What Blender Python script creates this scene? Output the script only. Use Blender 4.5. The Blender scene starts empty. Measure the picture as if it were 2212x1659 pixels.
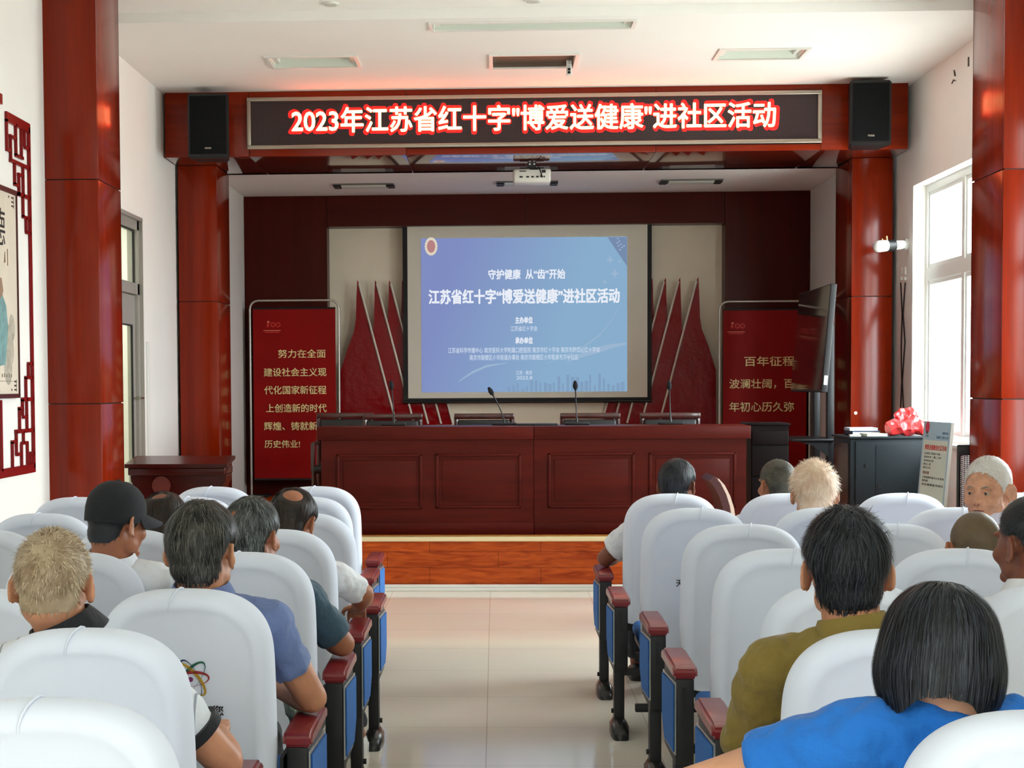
import bpy, bmesh, math, random
import numpy as np
from mathutils import Vector, Matrix
random.seed(7)
SC = bpy.context.scene
COL = SC.collection
PI = math.pi

# ------------------------------------------------------------------ camera
FPX = 3500.0
YAW, PITCH, ROLL, PX, PY = 0.0441481904, 0.0435061219, 0.00553801625, 915.946534, 982.290468
CAM_H = 1.6
cd = bpy.data.cameras.new('camera')
cam = bpy.data.objects.new('camera', cd); COL.objects.link(cam)
cd.sensor_width = 36.0; cd.lens = FPX / 2212.0 * 36.0
cd.shift_x = (1106.0 - PX) / 2212.0
cd.shift_y = (PY - 829.5) / 2212.0
cd.clip_start = 0.05; cd.clip_end = 200
def cam_axes():
    cy, sy = math.cos(YAW), math.sin(YAW)
    fwd = Vector((-sy * math.cos(PITCH), cy * math.cos(PITCH), -math.sin(PITCH)))
    right = Vector((cy, sy, 0)); down = fwd.cross(right)
    c, s = math.cos(ROLL), math.sin(ROLL)
    return c * right + s * down, -s * right + c * down, fwd
_r, _d, _f = cam_axes()
cam.matrix_world = Matrix(((_r.x, -_d.x, -_f.x, 0), (_r.y, -_d.y, -_f.y, 0), (_r.z, -_d.z, -_f.z, CAM_H), (0, 0, 0, 1)))
SC.camera = cam

# ------------------------------------------------------------------ light and exposure
SC.view_settings.view_transform = 'Standard'
SC.view_settings.look = 'None'
SC.view_settings.gamma = 1.0
SC.view_settings.use_curve_mapping = False
SC.view_settings.exposure = 2.15
EV = 2 ** -2.15      # screens and lit signs are set against this exposure
W = bpy.data.worlds.new('sky'); SC.world = W; W.use_nodes = True
_bg = W.node_tree.nodes['Background']
_wt = W.node_tree; _g = _wt.nodes.new('ShaderNodeTexCoord'); _s = _wt.nodes.new('ShaderNodeSeparateXYZ'); _r = _wt.nodes.new('ShaderNodeValToRGB')
_m = _wt.nodes.new('ShaderNodeMath'); _m.operation = 'MULTIPLY_ADD'; _m.inputs[1].default_value = 0.5; _m.inputs[2].default_value = 0.5
_wt.links.new(_g.outputs['Generated'], _s.inputs[0]); _wt.links.new(_s.outputs[2], _m.inputs[0]); _wt.links.new(_m.outputs[0], _r.inputs[0]); _wt.links.new(_r.outputs[0], _bg.inputs[0])
_r.color_ramp.elements[0].position = 0.44; _r.color_ramp.elements[0].color = (0.52, 0.52, 0.50, 1)      # bright paved ground
_r.color_ramp.elements[1].position = 0.54; _r.color_ramp.elements[1].color = (0.90, 0.95, 1.0, 1)      # overcast sky
_bg.inputs[1].default_value = 5.4
SC.cycles.max_bounces = 8; SC.cycles.diffuse_bounces = 5; SC.cycles.glossy_bounces = 3
SC.cycles.transmission_bounces = 4; SC.cycles.caustics_reflective = False; SC.cycles.caustics_refractive = False
SC.cycles.sample_clamp_indirect = 6.0
SC.cycles.use_denoising = True
def portal(loc, rot, sx, sy):
    l = bpy.data.lights.new('window_portal', 'AREA'); l.shape = 'RECTANGLE'; l.size = sx; l.size_y = sy
    l.cycles.is_portal = True
    o = bpy.data.objects.new('window_portal', l); COL.objects.link(o); o.location = loc; o.rotation_euler = rot
WIN_R = [(11.75, 14.28), (7.6, 10.15), (-2.8, -0.8)]       # right wall windows (y range); second and third unseen, placed for light
WIN_L = [(-2.8, -0.8)]                                  # unseen left wall window behind the lens, added for its light
WIN_B = []
for a, b in WIN_R: portal((3.86, (a + b) / 2, 2.2), (0, PI / 2, 0), 2.2, b - a)
for a, b in WIN_L: portal((-3.16, (a + b) / 2, 2.2), (0, -PI / 2, 0), 2.2, b - a)
for a, b in WIN_B: portal(((a + b) / 2, -4.24, 1.95), (PI / 2, 0, 0), b - a, 2.9)

# ------------------------------------------------------------------ helpers
def lin(c):
    return tuple((x / 255 / 12.92) if x / 255 <= 0.04045 else ((x / 255 + 0.055) / 1.055) ** 2.4 for x in c)
MATS = {}
def mat(name, rgb, rough=0.5, metal=0.0, coat=0.0, var=0.0, vscale=6.0, bump=0.0, bscale=40.0, emit=None, estr=0.0, spec=0.5, stretch=None, rgb2=None, sheen=0.0, alpha=1.0, trans=0.0, sss=0.0):
    if name in MATS: return MATS[name]
    m = bpy.data.materials.new(name); m.use_nodes = True
    nt = m.node_tree; b = nt.nodes['Principled BSDF']
    c = lin(rgb)
    b.inputs['Base Color'].default_value = (*c, 1)
    b.inputs['Roughness'].default_value = rough; b.inputs['Metallic'].default_value = metal
    b.inputs['Specular IOR Level'].default_value = spec
    b.inputs['Coat Weight'].default_value = coat; b.inputs['Coat Roughness'].default_value = 0.06
    if sheen: b.inputs['Sheen Weight'].default_value = sheen
    if trans: b.inputs['Transmission Weight'].default_value = trans
    if alpha < 1: b.inputs['Alpha'].default_value = alpha
    if sss:
        b.inputs['Subsurface Weight'].default_value = sss; b.inputs['Subsurface Radius'].default_value = (0.012, 0.005, 0.003)
        b.inputs['Subsurface Scale'].default_value = 0.6
    if emit:
        b.inputs['Emission Color'].default_value = (*lin(emit), 1); b.inputs['Emission Strength'].default_value = estr
    tc = nt.nodes.new('ShaderNodeTexCoord'); mp = nt.nodes.new('ShaderNodeMapping')
    nt.links.new(tc.outputs['Object'], mp.inputs['Vector'])
    if stretch: mp.inputs['Scale'].default_value = stretch
    if var or rgb2:
        n = nt.nodes.new('ShaderNodeTexNoise'); n.inputs['Scale'].default_value = vscale; n.inputs['Detail'].default_value = 5
        nt.links.new(mp.outputs[0], n.inputs['Vector'])
        r = nt.nodes.new('ShaderNodeValToRGB')
        c2 = lin(rgb2) if rgb2 else tuple(x * (1 - var) for x in c)
        c1 = c if rgb2 else tuple(min(1, x * (1 + var)) for x in c)
        r.color_ramp.elements[0].color = (*c2, 1); r.color_ramp.elements[1].color = (*c1, 1)
        r.color_ramp.elements[0].position = 0.32; r.color_ramp.elements[1].position = 0.68
        nt.links.new(n.outputs['Fac'], r.inputs[0]); nt.links.new(r.outputs[0], b.inputs['Base Color'])
    if bump:
        n2 = nt.nodes.new('ShaderNodeTexNoise'); n2.inputs['Scale'].default_value = bscale; n2.inputs['Detail'].default_value = 4
        nt.links.new(mp.outputs[0], n2.inputs['Vector'])
        bp = nt.nodes.new('ShaderNodeBump'); bp.inputs['Strength'].default_value = bump; bp.inputs['Distance'].default_value = 0.02
        nt.links.new(n2.outputs['Fac'], bp.inputs['Height']); nt.links.new(bp.outputs[0], b.inputs['Normal'])
    MATS[name] = m
    return m
def wood(name, c1, c2, axis='Z', rough=0.3, coat=0.6, scale=9.0, squeeze=0.05, spec=0.5):
    if name in MATS: return MATS[name]
    m = bpy.data.materials.new(name); m.use_nodes = True
    nt = m.node_tree; b = nt.nodes['Principled BSDF']
    tc = nt.nodes.new('ShaderNodeTexCoord'); mp = nt.nodes.new('ShaderNodeMapping')
    s = {'X': (squeeze, 1, 1), 'Y': (1, squeeze, 1), 'Z': (1, 1, squeeze)}[axis]
    mp.inputs['Scale'].default_value = s
    nt.links.new(tc.outputs['Object'], mp.inputs['Vector'])
    n = nt.nodes.new('ShaderNodeTexNoise'); n.inputs['Scale'].default_value = scale; n.inputs['Detail'].default_value = 8; n.inputs['Distortion'].default_value = 0.6
    n2 = nt.nodes.new('ShaderNodeTexNoise'); n2.inputs['Scale'].default_value = scale * 9; n2.inputs['Detail'].default_value = 3
    nt.links.new(mp.outputs[0], n.inputs['Vector']); nt.links.new(mp.outputs[0], n2.inputs['Vector'])
    mx = nt.nodes.new('ShaderNodeMath'); mx.operation = 'MULTIPLY_ADD'; mx.inputs[1].default_value = 0.35
    nt.links.new(n2.outputs['Fac'], mx.inputs[0]); nt.links.new(n.outputs['Fac'], mx.inputs[2])
    r = nt.nodes.new('ShaderNodeValToRGB'); r.color_ramp.elements[0].position = 0.45; r.color_ramp.elements[1].position = 0.9
    r.color_ramp.elements[0].color = (*lin(c1), 1); r.color_ramp.elements[1].color = (*lin(c2), 1)
    nt.links.new(mx.outputs[0], r.inputs[0]); nt.links.new(r.outputs[0], b.inputs['Base Color'])
    b.inputs['Roughness'].default_value = rough; b.inputs['Coat Weight'].default_value = coat; b.inputs['Coat Roughness'].default_value = 0.05
    b.inputs['Specular IOR Level'].default_value = spec
    MATS[name] = m
    return m

class MB:
    """collects shapes in one bmesh, world or local coordinates"""
    def __init__(self): self.bm = bmesh.new()
    def box(self, x0, x1, y0, y1, z0, z1, bev=0.0, M=None):
        bm2 = bmesh.new(); bmesh.ops.create_cube(bm2, size=1)
        for v in bm2.verts: v.co = Vector(((x0 + x1) / 2 + v.co.x * (x1 - x0), (y0 + y1) / 2 + v.co.y * (y1 - y0), (z0 + z1) / 2 + v.co.z * (z1 - z0)))
        if bev: bmesh.ops.bevel(bm2, geom=bm2.edges[:], offset=bev, segments=3, affect='EDGES', profile=0.5)
        self.merge(bm2, M); return self
    def merge(self, bm2, M=None):
        if M is not None: bm2.transform(M)
        me = bpy.data.meshes.new('t'); bm2.to_mesh(me); bm2.free(); self.bm.from_mesh(me); bpy.data.meshes.remove(me)
    def grid(self, rings, closed=True, cap0=True, cap1=True):
        bm = self.bm; vs = [[bm.verts.new(p) for p in r] for r in rings]
        n = len(rings[0])
        for a, b in zip(vs[:-1], vs[1:]):
            for i in range(n if closed else n - 1):
                j = (i + 1) % n
                try: bm.faces.new((a[i], a[j], b[j], b[i]))
                except ValueError: pass
        if closed and cap0: bm.faces.new(vs[0][::-1])
        if closed and cap1: bm.faces.new(vs[-1])
        return self
    def tube(self, pts, r, n=12, ends='flat'):
        pts = [Vector(p) for p in pts]
        rs = list(r) if hasattr(r, '__len__') else [r] * len(pts)
        if ends == 'round':
            d0 = (pts[0] - pts[1]).normalized(); d1 = (pts[-1] - pts[-2]).normalized()
            a = [(pts[0] + d0 * rs[0] * s, rs[0] * c) for s, c in ((0.95, 0.25), (0.7, 0.71), (0.38, 0.92))]
            z = [(pts[-1] + d1 * rs[-1] * s, rs[-1] * c) for s, c in ((0.38, 0.92), (0.7, 0.71), (0.95, 0.25))]
            pts = [p for p, _ in a] + pts + [p for p, _ in z]; rs = [q for _, q in a] + rs + [q for _, q in z]
        rings = []; up = None
        for i, p in enumerate(pts):
            t = (pts[min(i + 1, len(pts) - 1)] - pts[max(i - 1, 0)]).normalized()
            if up is None:
                up = Vector((0, 0, 1)) if abs(t.z) < 0.9 else Vector((0, 1, 0))
            up = (up - t * up.dot(t)).normalized(); s = t.cross(up)
            rings.append([p + (s * math.cos(2 * PI * k / n) + up * math.sin(2 * PI * k / n)) * rs[i] for k in range(n)])
        return self.grid(rings)
    def cyl(self, c, r, h, axis='Z', n=24, r2=None):
        c = Vector(c); d = {'X': Vector((1, 0, 0)), 'Y': Vector((0, 1, 0)), 'Z': Vector((0, 0, 1))}[axis]
        return self.tube([c - d * h / 2, c + d * h / 2], [r, r if r2 is None else r2], n)
    def ell(self, c, r, M=None, u=20, v=12):
        bm2 = bmesh.new(); bmesh.ops.create_uvsphere(bm2, u_segments=u, v_segments=v, radius=1)
        for q in bm2.verts: q.co = Vector((q.co.x * r[0], q.co.y * r[1], q.co.z * r[2]))
        T = Matrix.Translation(Vector(c))
        self.merge(bm2, T @ M if M is not None else T); return self
    def prism(self, poly, axis, d0, d1):
        """extrude a polygon; axis 'Y': poly (x,z); axis 'X': poly (y,z); axis 'Z': poly (x,y)"""
        f = {'Y': lambda p, d: Vector((p[0], d, p[1])), 'X': lambda p, d: Vector((d, p[0], p[1])), 'Z': lambda p, d: Vector((p[0], p[1], d))}[axis]
        return self.grid([[f(p, d0) for p in poly], [f(p, d1) for p in poly]])
def clean(bm):
    bmesh.ops.recalc_face_normals(bm, faces=bm.faces[:])
def wloc(o):
    v = Vector((0, 0, 0))
    while o is not None: v += o.location; o = o.parent
    return v
def link_mesh(name, me, m, parent=None, smooth=None):
    o = bpy.data.objects.new(name, me); COL.objects.link(o)
    if m is not None and not me.materials: me.materials.append(m)
    if smooth is not None:
        for p in me.polygons: p.use_smooth = True
        if smooth < 180: me.set_sharp_from_angle(angle=math.radians(smooth))
    if parent is not None: o.parent = parent
    return o
def obj(name, mb, m, parent=None, smooth=40, base=None):
    """ONE mesh object from world coordinates; child origins follow the parent's base"""
    bm = mb.bm; clean(bm)
    if parent is not None:
        off = wloc(parent); loc = Vector((0, 0, 0))
    else:
        xs = [v.co for v in bm.verts]
        lo = Vector((min(v.x for v in xs), min(v.y for v in xs), min(v.z for v in xs))); hi = Vector((max(v.x for v in xs), max(v.y for v in xs), max(v.z for v in xs)))
        off = Vector(base) if base else Vector(((lo.x + hi.x) / 2, (lo.y + hi.y) / 2, lo.z)); loc = off
    bmesh.ops.translate(bm, verts=bm.verts[:], vec=-off)
    me = bpy.data.meshes.new(name); bm.to_mesh(me); bm.free()
    o = link_mesh(name, me, m, parent, smooth); o.location = loc
    return o
def tag(o, label, cat, group=None, kind=None):
    o['label'] = label; o['category'] = cat
    if group: o['group'] = group
    if kind: o['kind'] = kind
    return o
def thing(name, label, cat, loc, group=None):
    o = bpy.data.objects.new(name, None); o.empty_display_size = 0.1; COL.objects.link(o); o.location = loc
    return tag(o, label, cat, group)
def struct(name, mb, m, parent=None, smooth=40):
    o = obj(name, mb, m, parent, smooth)
    if parent is None: o['kind'] = 'structure'
    return o
def copy_tree(o, parent=None):
    c = o.copy(); COL.objects.link(c)
    if parent is not None: c.parent = parent
    for ch in list(o.children): copy_tree(ch, c)
    return c
def text(txt, name, m, parent, x0, x1, z0, z1, y, bold=0.0, depth=0.002, fit=True, spacing=1.0, M=None):
    """lettering standing in the XZ plane, facing -Y, scaled to the given box"""
    cu = bpy.data.curves.new('t', 'FONT'); cu.body = txt; cu.size = 1.0; cu.extrude = 0.0; cu.space_character = spacing
    cu.align_x = 'CENTER'; cu.resolution_u = 3
    t = bpy.data.objects.new('t', cu); COL.objects.link(t)
    dg = bpy.context.evaluated_depsgraph_get(); me = bpy.data.meshes.new_from_object(t.evaluated_get(dg))
    bpy.data.objects.remove(t); bpy.data.curves.remove(cu)
    co = np.zeros(len(me.vertices) * 3); me.vertices.foreach_get('co', co); co = co.reshape(-1, 3)
    lo, hi = co.min(0), co.max(0)
    sx = (x1 - x0) / (hi[0] - lo[0]); sz = (z1 - z0) / max(hi[1] - lo[1], 1e-6)
    if not fit: sx = sz
    w = np.zeros_like(co)
    w[:, 0] = (x0 + x1) / 2 + (co[:, 0] - (lo[0] + hi[0]) / 2) * sx
    w[:, 2] = z0 + (co[:, 1] - lo[1]) * sz; w[:, 1] = y
    bm = bmesh.new(); bm.from_mesh(me)
    for v, p in zip(bm.verts, w): v.co = p
    bpy.data.meshes.remove(me)
    for f in bm.faces:
        f.normal_update()
        if f.normal.y > 0: f.normal_flip()
    if bold:
        k = bold * sz; src = bm.copy(); me0 = bpy.data.meshes.new('t'); src.to_mesh(me0); src.free(); bm.clear()
        for i, (dx, dz) in enumerate(((0, 0), (1, 0), (-1, 0), (0, 1), (0, -1), (.7, .7), (-.7, .7), (.7, -.7), (-.7, -.7))):
            b2 = bmesh.new(); b2.from_mesh(me0); bmesh.ops.translate(b2, verts=b2.verts[:], vec=(dx * k, -i * 2e-5, dz * k))
            m3 = bpy.data.meshes.new('t'); b2.to_mesh(m3); b2.free(); bm.from_mesh(m3); bpy.data.meshes.remove(m3)
        bpy.data.meshes.remove(me0)
    if depth:
        r = bmesh.ops.extrude_face_region(bm, geom=bm.faces[:])
        bmesh.ops.translate(bm, verts=[g for g in r['geom'] if isinstance(g, bmesh.types.BMVert)], vec=(0, -depth, 0))
    if M is not None: bm.transform(M)
    off = wloc(parent)
    bmesh.ops.translate(bm, verts=bm.verts[:], vec=-off)
    me = bpy.data.meshes.new(name); bm.to_mesh(me); bm.free()
    return link_mesh(name, me, m, parent)

# ------------------------------------------------------------------ materials
M_wall = mat('white_wall_paint', (238, 236, 231), 0.85, var=0.015, vscale=2.5, bump=0.03, bscale=60)
M_ceil = mat('ceiling_paint', (242, 240, 235), 0.9, var=0.012, vscale=1.5)
M_col = wood('red_veneer', (108, 24, 4), (138, 36, 7), 'Z', 0.15, 0.0, 7, 0.04, 0.22)
M_colx = wood('red_veneer_level', (108, 25, 5), (140, 38, 8), 'X', 0.18, 0.0, 7, 0.04, 0.22)
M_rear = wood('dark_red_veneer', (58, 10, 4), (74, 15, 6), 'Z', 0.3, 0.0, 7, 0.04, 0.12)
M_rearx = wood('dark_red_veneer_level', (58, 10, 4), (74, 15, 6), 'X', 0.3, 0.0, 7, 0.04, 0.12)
M_groove = mat('panel_groove', (40, 8, 4), 0.6)
M_desk = wood('mahogany', (64, 13, 8), (88, 22, 12), 'X', 0.35, 0.0, 9, 0.08, 0.12)
M_black = mat('black_plastic', (14, 14, 16), 0.45)
M_blackm = mat('black_metal', (18, 19, 22), 0.4, 0.3)
M_alu = mat('brushed_aluminium', (150, 146, 138), 0.28, 0.9)
M_white = mat('white_plastic', (228, 228, 222), 0.4)
M_pvc = mat('white_window_frame', (226, 230, 226), 0.35)
M_grey = mat('grey_metal', (120, 120, 118), 0.35, 0.7)
def tile_mat():
    m = bpy.data.materials.new('cream_floor_tile'); m.use_nodes = True; nt = m.node_tree; b = nt.nodes['Principled BSDF']
    tc = nt.nodes.new('ShaderNodeTexCoord'); mp = nt.nodes.new('ShaderNodeMapping'); nt.links.new(tc.outputs['Object'], mp.inputs[0])
    br = nt.nodes.new('ShaderNodeTexBrick'); br.offset = 0.0; br.inputs['Scale'].default_value = 1.0
    br.inputs['Brick Width'].default_value = 0.75; br.inputs['Row Height'].default_value = 0.75; br.inputs['Mortar Size'].default_value = 0.0022
    br.inputs['Color1'].default_value = (*lin((234, 226, 210)), 1); br.inputs['Color2'].default_value = (*lin((238, 230, 215)), 1); br.inputs['Mortar'].default_value = (*lin((196, 186, 168)), 1)
    nt.links.new(mp.outputs[0], br.inputs['Vector'])
    n = nt.nodes.new('ShaderNodeTexNoise'); n.inputs['Scale'].default_value = 3; nt.links.new(mp.outputs[0], n.inputs['Vector'])
    mx = nt.nodes.new('ShaderNodeMixRGB'); mx.blend_type = 'MULTIPLY'; mx.inputs[0].default_value = 0.08
    nt.links.new(br.outputs['Color'], mx.inputs[1]); nt.links.new(n.outputs['Color'], mx.inputs[2]); nt.links.new(mx.outputs[0], b.inputs['Base Color'])
    b.inputs['Roughness'].default_value = 0.09; b.inputs['Specular IOR Level'].default_value = 0.6
    return m
M_tile = tile_mat()
def plank_mat(name, ca, cb):
    m = bpy.data.materials.new(name); m.use_nodes = True; nt = m.node_tree; b = nt.nodes['Principled BSDF']
    tc = nt.nodes.new('ShaderNodeTexCoord')
    sx = nt.nodes.new('ShaderNodeSeparateXYZ'); nt.links.new(tc.outputs['Object'], sx.inputs[0])
    ad = nt.nodes.new('ShaderNodeMath'); ad.operation = 'SUBTRACT'; nt.links.new(sx.outputs[2], ad.inputs[0]); nt.links.new(sx.outputs[1], ad.inputs[1])
    cb_ = nt.nodes.new('ShaderNodeCombineXYZ'); nt.links.new(sx.outputs[0], cb_.inputs[0]); nt.links.new(ad.outputs[0], cb_.inputs[1])
    br = nt.nodes.new('ShaderNodeTexBrick'); br.inputs['Scale'].default_value = 1; br.inputs['Brick Width'].default_value = 0.86; br.inputs['Row Height'].default_value = 0.123
    br.inputs['Mortar Size'].default_value = 0.0015; br.offset = 0.38
    br.inputs['Color1'].default_value = (0.85, 0.85, 0.85, 1); br.inputs['Color2'].default_value = (1, 1, 1, 1); br.inputs['Mortar'].default_value = (0.2, 0.2, 0.2, 1)
    nt.links.new(cb_.outputs[0], br.inputs['Vector'])
    mp = nt.nodes.new('ShaderNodeMapping'); mp.inputs['Scale'].default_value = (1.3, 9, 9); nt.links.new(tc.outputs['Object'], mp.inputs[0])
    n = nt.nodes.new('ShaderNodeTexNoise'); n.inputs['Scale'].default_value = 2.2; n.inputs['Detail'].default_value = 8; n.inputs['Distortion'].default_value = 1.6; nt.links.new(mp.outputs[0], n.inputs['Vector'])
    r = nt.nodes.new('ShaderNodeValToRGB'); r.color_ramp.elements[0].position = 0.3; r.color_ramp.elements[1].position = 0.7
    r.color_ramp.elements[0].color = (*lin(ca), 1); r.color_ramp.elements[1].color = (*lin(cb), 1); nt.links.new(n.outputs['Fac'], r.inputs[0])
    mx = nt.nodes.new('ShaderNodeMixRGB'); mx.blend_type = 'MULTIPLY'; mx.inputs[0].default_value = 1; nt.links.new(r.outputs[0], mx.inputs[1]); nt.links.new(br.outputs['Color'], mx.inputs[2])
    nt.links.new(mx.outputs[0], b.inputs['Base Color']); b.inputs['Roughness'].default_value = 0.35; b.inputs['Specular IOR Level'].default_value = 0.2
    MATS[name] = m
    return m
M_plank = plank_mat('orange_plank_laminate', (150, 52, 12), (204, 92, 30))

# ------------------------------------------------------------------ room shell
XL, XR = -2.927, 3.62
YB, YF = -4.0, 17.3
ZC, ZC2 = 4.178, 4.25
SY, SZ = 12.496, 0.417
def slab_with_holes(mb, u0, u1, v0, v1, holes, place):
    """rectangle minus rectangular holes, as boxes; place(u0,u1,v0,v1)"""
    us = sorted({u0, u1, *[h[0] for h in holes], *[h[1] for h in holes]})
    vs = sorted({v0, v1, *[h[2] for h in holes], *[h[3] for h in holes]})
    for a, b in zip(us[:-1], us[1:]):
        run = None
        for c, d in zip(vs[:-1], vs[1:]):
            inside = any(h[0] <= (a + b) / 2 <= h[1] and h[2] <= (c + d) / 2 <= h[3] for h in holes)
            if inside:
                if run: place(a, b, *run); run = None
            else: run = (run[0], d) if run else (c, d)
        if run: place(a, b, *run)
f = MB(); f.box(XL - 0.2, XR + 0.24, YB - 0.24, 18.4, -0.1, 0.0)
fl = struct('floor', f, M_tile)
# the tile pattern runs from one seam of the aisle
def shift_mesh(o, v):
    o.data.transform(Matrix.Translation(v)); o.location = o.location - Vector(v)
_t = Vector((-0.045, 9.74, 0)); shift_mesh(fl, fl.location - _t)
b = MB(); slab_with_holes(b, YB, SY + 6.0, 0, 4.4, [(a, c, 1.1, 3.29) for a, c in WIN_R], lambda a, c, d, e: b.box(XR, XR + 0.24, a, c, d, e))
wr = struct('wall_right', b, M_wall)
b = MB(); DOOR_L = (12.0, 13.36, 0.0, 2.96)
slab_with_holes(b, YB, SY + 6.0, 0, 4.4, [(a, c, 1.1, 3.29) for a, c in WIN_L] + [DOOR_L], lambda a, c, d, e: b.box(XL - 0.24, XL, a, c, d, e))
wl = struct('wall_left', b, M_wall)
b = MB(); slab_with_holes(b, XL - 0.24, XR + 0.24, 0, 4.4, [(a, c, 0.5, 3.4) for a, c in WIN_B], lambda a, c, d, e: b.box(a, c, YB - 0.24, YB, d, e))
struct('wall_back', b, M_wall)
# ceilings: near one slightly higher; the far one is cut for recessed fittings
TROF = [(-1.78, -1.10, 12.80, 13.21), (1.77, 2.42, 12.76, 13.14), (-0.44, 0.99, 11.69, 11.92), (-0.01, 0.64, 12.85, 13.36)]
b = MB(); slab_with_holes(b, XL - 0.24, XR + 0.24, 11.55, 14.9, TROF, lambda a, c, d, e: b.box(a, c, d, e, ZC, ZC + 0.14))
struct('ceiling', b, M_ceil)
b = MB(); b.box(XL - 0.24, XR + 0.24, YB - 0.24, 11.55, ZC2, ZC2 + 0.14); struct('ceiling_near', b, M_ceil)
b = MB(); b.box(XL - 0.24, XR + 0.24, 11.55, 14.9, ZC + 0.3, ZC + 0.36); struct('ceiling_void', b, M_ceil)
# stage
b = MB(); b.box(XL, XR, SY, YF + 0.25, 0, SZ - 0.002); struct('floor_stage', b, M_plank)
b = MB(); b.box(XL, XR, SY - 0.028, SY + 0.03, SZ - 0.032, SZ + 0.002, 0.004); struct('trim_1', b, mat('cream_nosing', (226, 205, 160), 0.35))
b = MB(); b.box(XL, XR, SY + 0.03, SY + 0.05, SZ - 0.002, SZ + 0.012, 0.004); struct('trim_2', b, mat('gold_nosing', (170, 120, 60), 0.3, 0.5))
b = MB(); b.box(XL, XR, SY - 0.035, SY, 0, 0.024, 0.006); b.box(XL, XR, SY - 0.02, SY, 0.024, 0.05, 0.006); struct('baseboard_stage', b, M_white)
# stage shell behind the proscenium
ZB = 3.612
YCF, YCB = 14.83, 15.53
b = MB(); b.box(XL, XR, YCB - 0.1, YF + 0.3, ZB, ZB + 0.12); struct('ceiling_stage', b, mat('stage_ceiling_paint', (240, 236, 230), 0.9))
M_wallg = mat('stage_wall_paint', (214, 209, 202), 0.85)
b = MB(); b.box(XL, -2.677, YCB, YF, SZ, ZB); struct('wall_stage_left', b, M_wallg)
b = MB(); b.box(3.319, XR, YCB, YF, SZ, ZB); struct('wall_stage_right', b, M_wallg)
b = MB(); b.box(XL - 0.2, XR + 0.2, YF + 0.25, YF + 0.45, 0, 4.3); struct('wall_front', b, mat('beige_panel', (236, 226, 202), 0.8, var=0.02))
# timber cladding of the rear wall round the pale field
def panel(mb, x0, x1, y0, y1, z0, z1, g=0.003): mb.box(x0 + g, x1 - g, y0, y1, z0 + g, z1 - g)
b = MB()
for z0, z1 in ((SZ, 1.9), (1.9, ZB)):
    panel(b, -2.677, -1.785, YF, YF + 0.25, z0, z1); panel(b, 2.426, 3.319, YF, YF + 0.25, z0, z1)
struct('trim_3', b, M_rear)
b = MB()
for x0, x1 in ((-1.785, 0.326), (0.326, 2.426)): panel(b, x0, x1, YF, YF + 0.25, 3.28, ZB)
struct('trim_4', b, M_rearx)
# proscenium columns and beam, and the two room columns
def clad_column(name, x0, x1, y0, y1, z0, seams, ztop, face):
    b = MB(); g = 0.0035; b.box(x0 + 0.012, x1 - 0.012, y0 + 0.012, y1 - 0.012, z0, ztop)
    core = struct(name, b, M_groove)
    zs = [z0] + seams + [ztop]
    b = MB()
    for a, c in zip(zs[:-1], zs[1:]):
        b.box(x0, x1, y0, y0 + 0.018, a + g, c - g, 0.0015)
        if face == 'R': b.box(x1 - 0.018, x1, y0 + 0.021, y1, a + g, c - g, 0.0015)
        else: b.box(x0, x0 + 0.018, y0 + 0.021, y1, a + g, c - g, 0.0015)
        b.box(x0, x1, y1 - 0.01, y1, a + g, c - g)
    o = obj('veneer_panel', b, M_col, core)
    return core
clad_column('column_left', XL, -2.579, 10.506, 11.15, 0, [1.484, 2.944], ZC2, 'R')
clad_column('column_right', 3.228, XR, 10.506, 11.19, 0, [1.484, 2.944], ZC2, 'L')
clad_column('column_stage_left', -2.9, -2.544, YCF, YCB, SZ, [2.37], ZB, 'R')
COLR = clad_column('column_stage_right', 3.215, 3.578, YCF, YCB, SZ, [2.37], ZB, 'L')
b = MB(); b.box(-2.9, 3.57, 14.312, YCB - 0.012, ZB + 0.012, ZC - 0.001); beam = struct('beam_stage', b, M_groove)
b = MB(); seams = [-2.907, -2.16, -0.775, 1.405, 2.83, 3.577]
for x0, x1 in zip(seams[:-1], seams[1:]):
    if x0 < -2.1 or x1 > 2.9: b.box(x0 + .002, x1 - .002, 14.3, 14.32, ZB, ZC, 0.001)
    else:
        b.box(x0 + .002, x1 - .002, 14.3, 14.32, ZB, 3.665, 0.001); b.box(x0 + .002, x1 - .002, 14.3, 14.32, 4.13, ZC, 0.001)
obj('veneer_panel', b, M_colx, beam)
b = MB()
for x0, x1 in zip(seams[:-1], seams[1:]): b.box(x0 + .002, x1 - .002, 14.32, YCB, ZB, ZB + 0.012, 0.001)
obj('underside_panel', b, wood('red_veneer_polished', (78, 20, 10), (98, 28, 14), 'X', 0.12, 1.0, 7, 0.04), beam)

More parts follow.
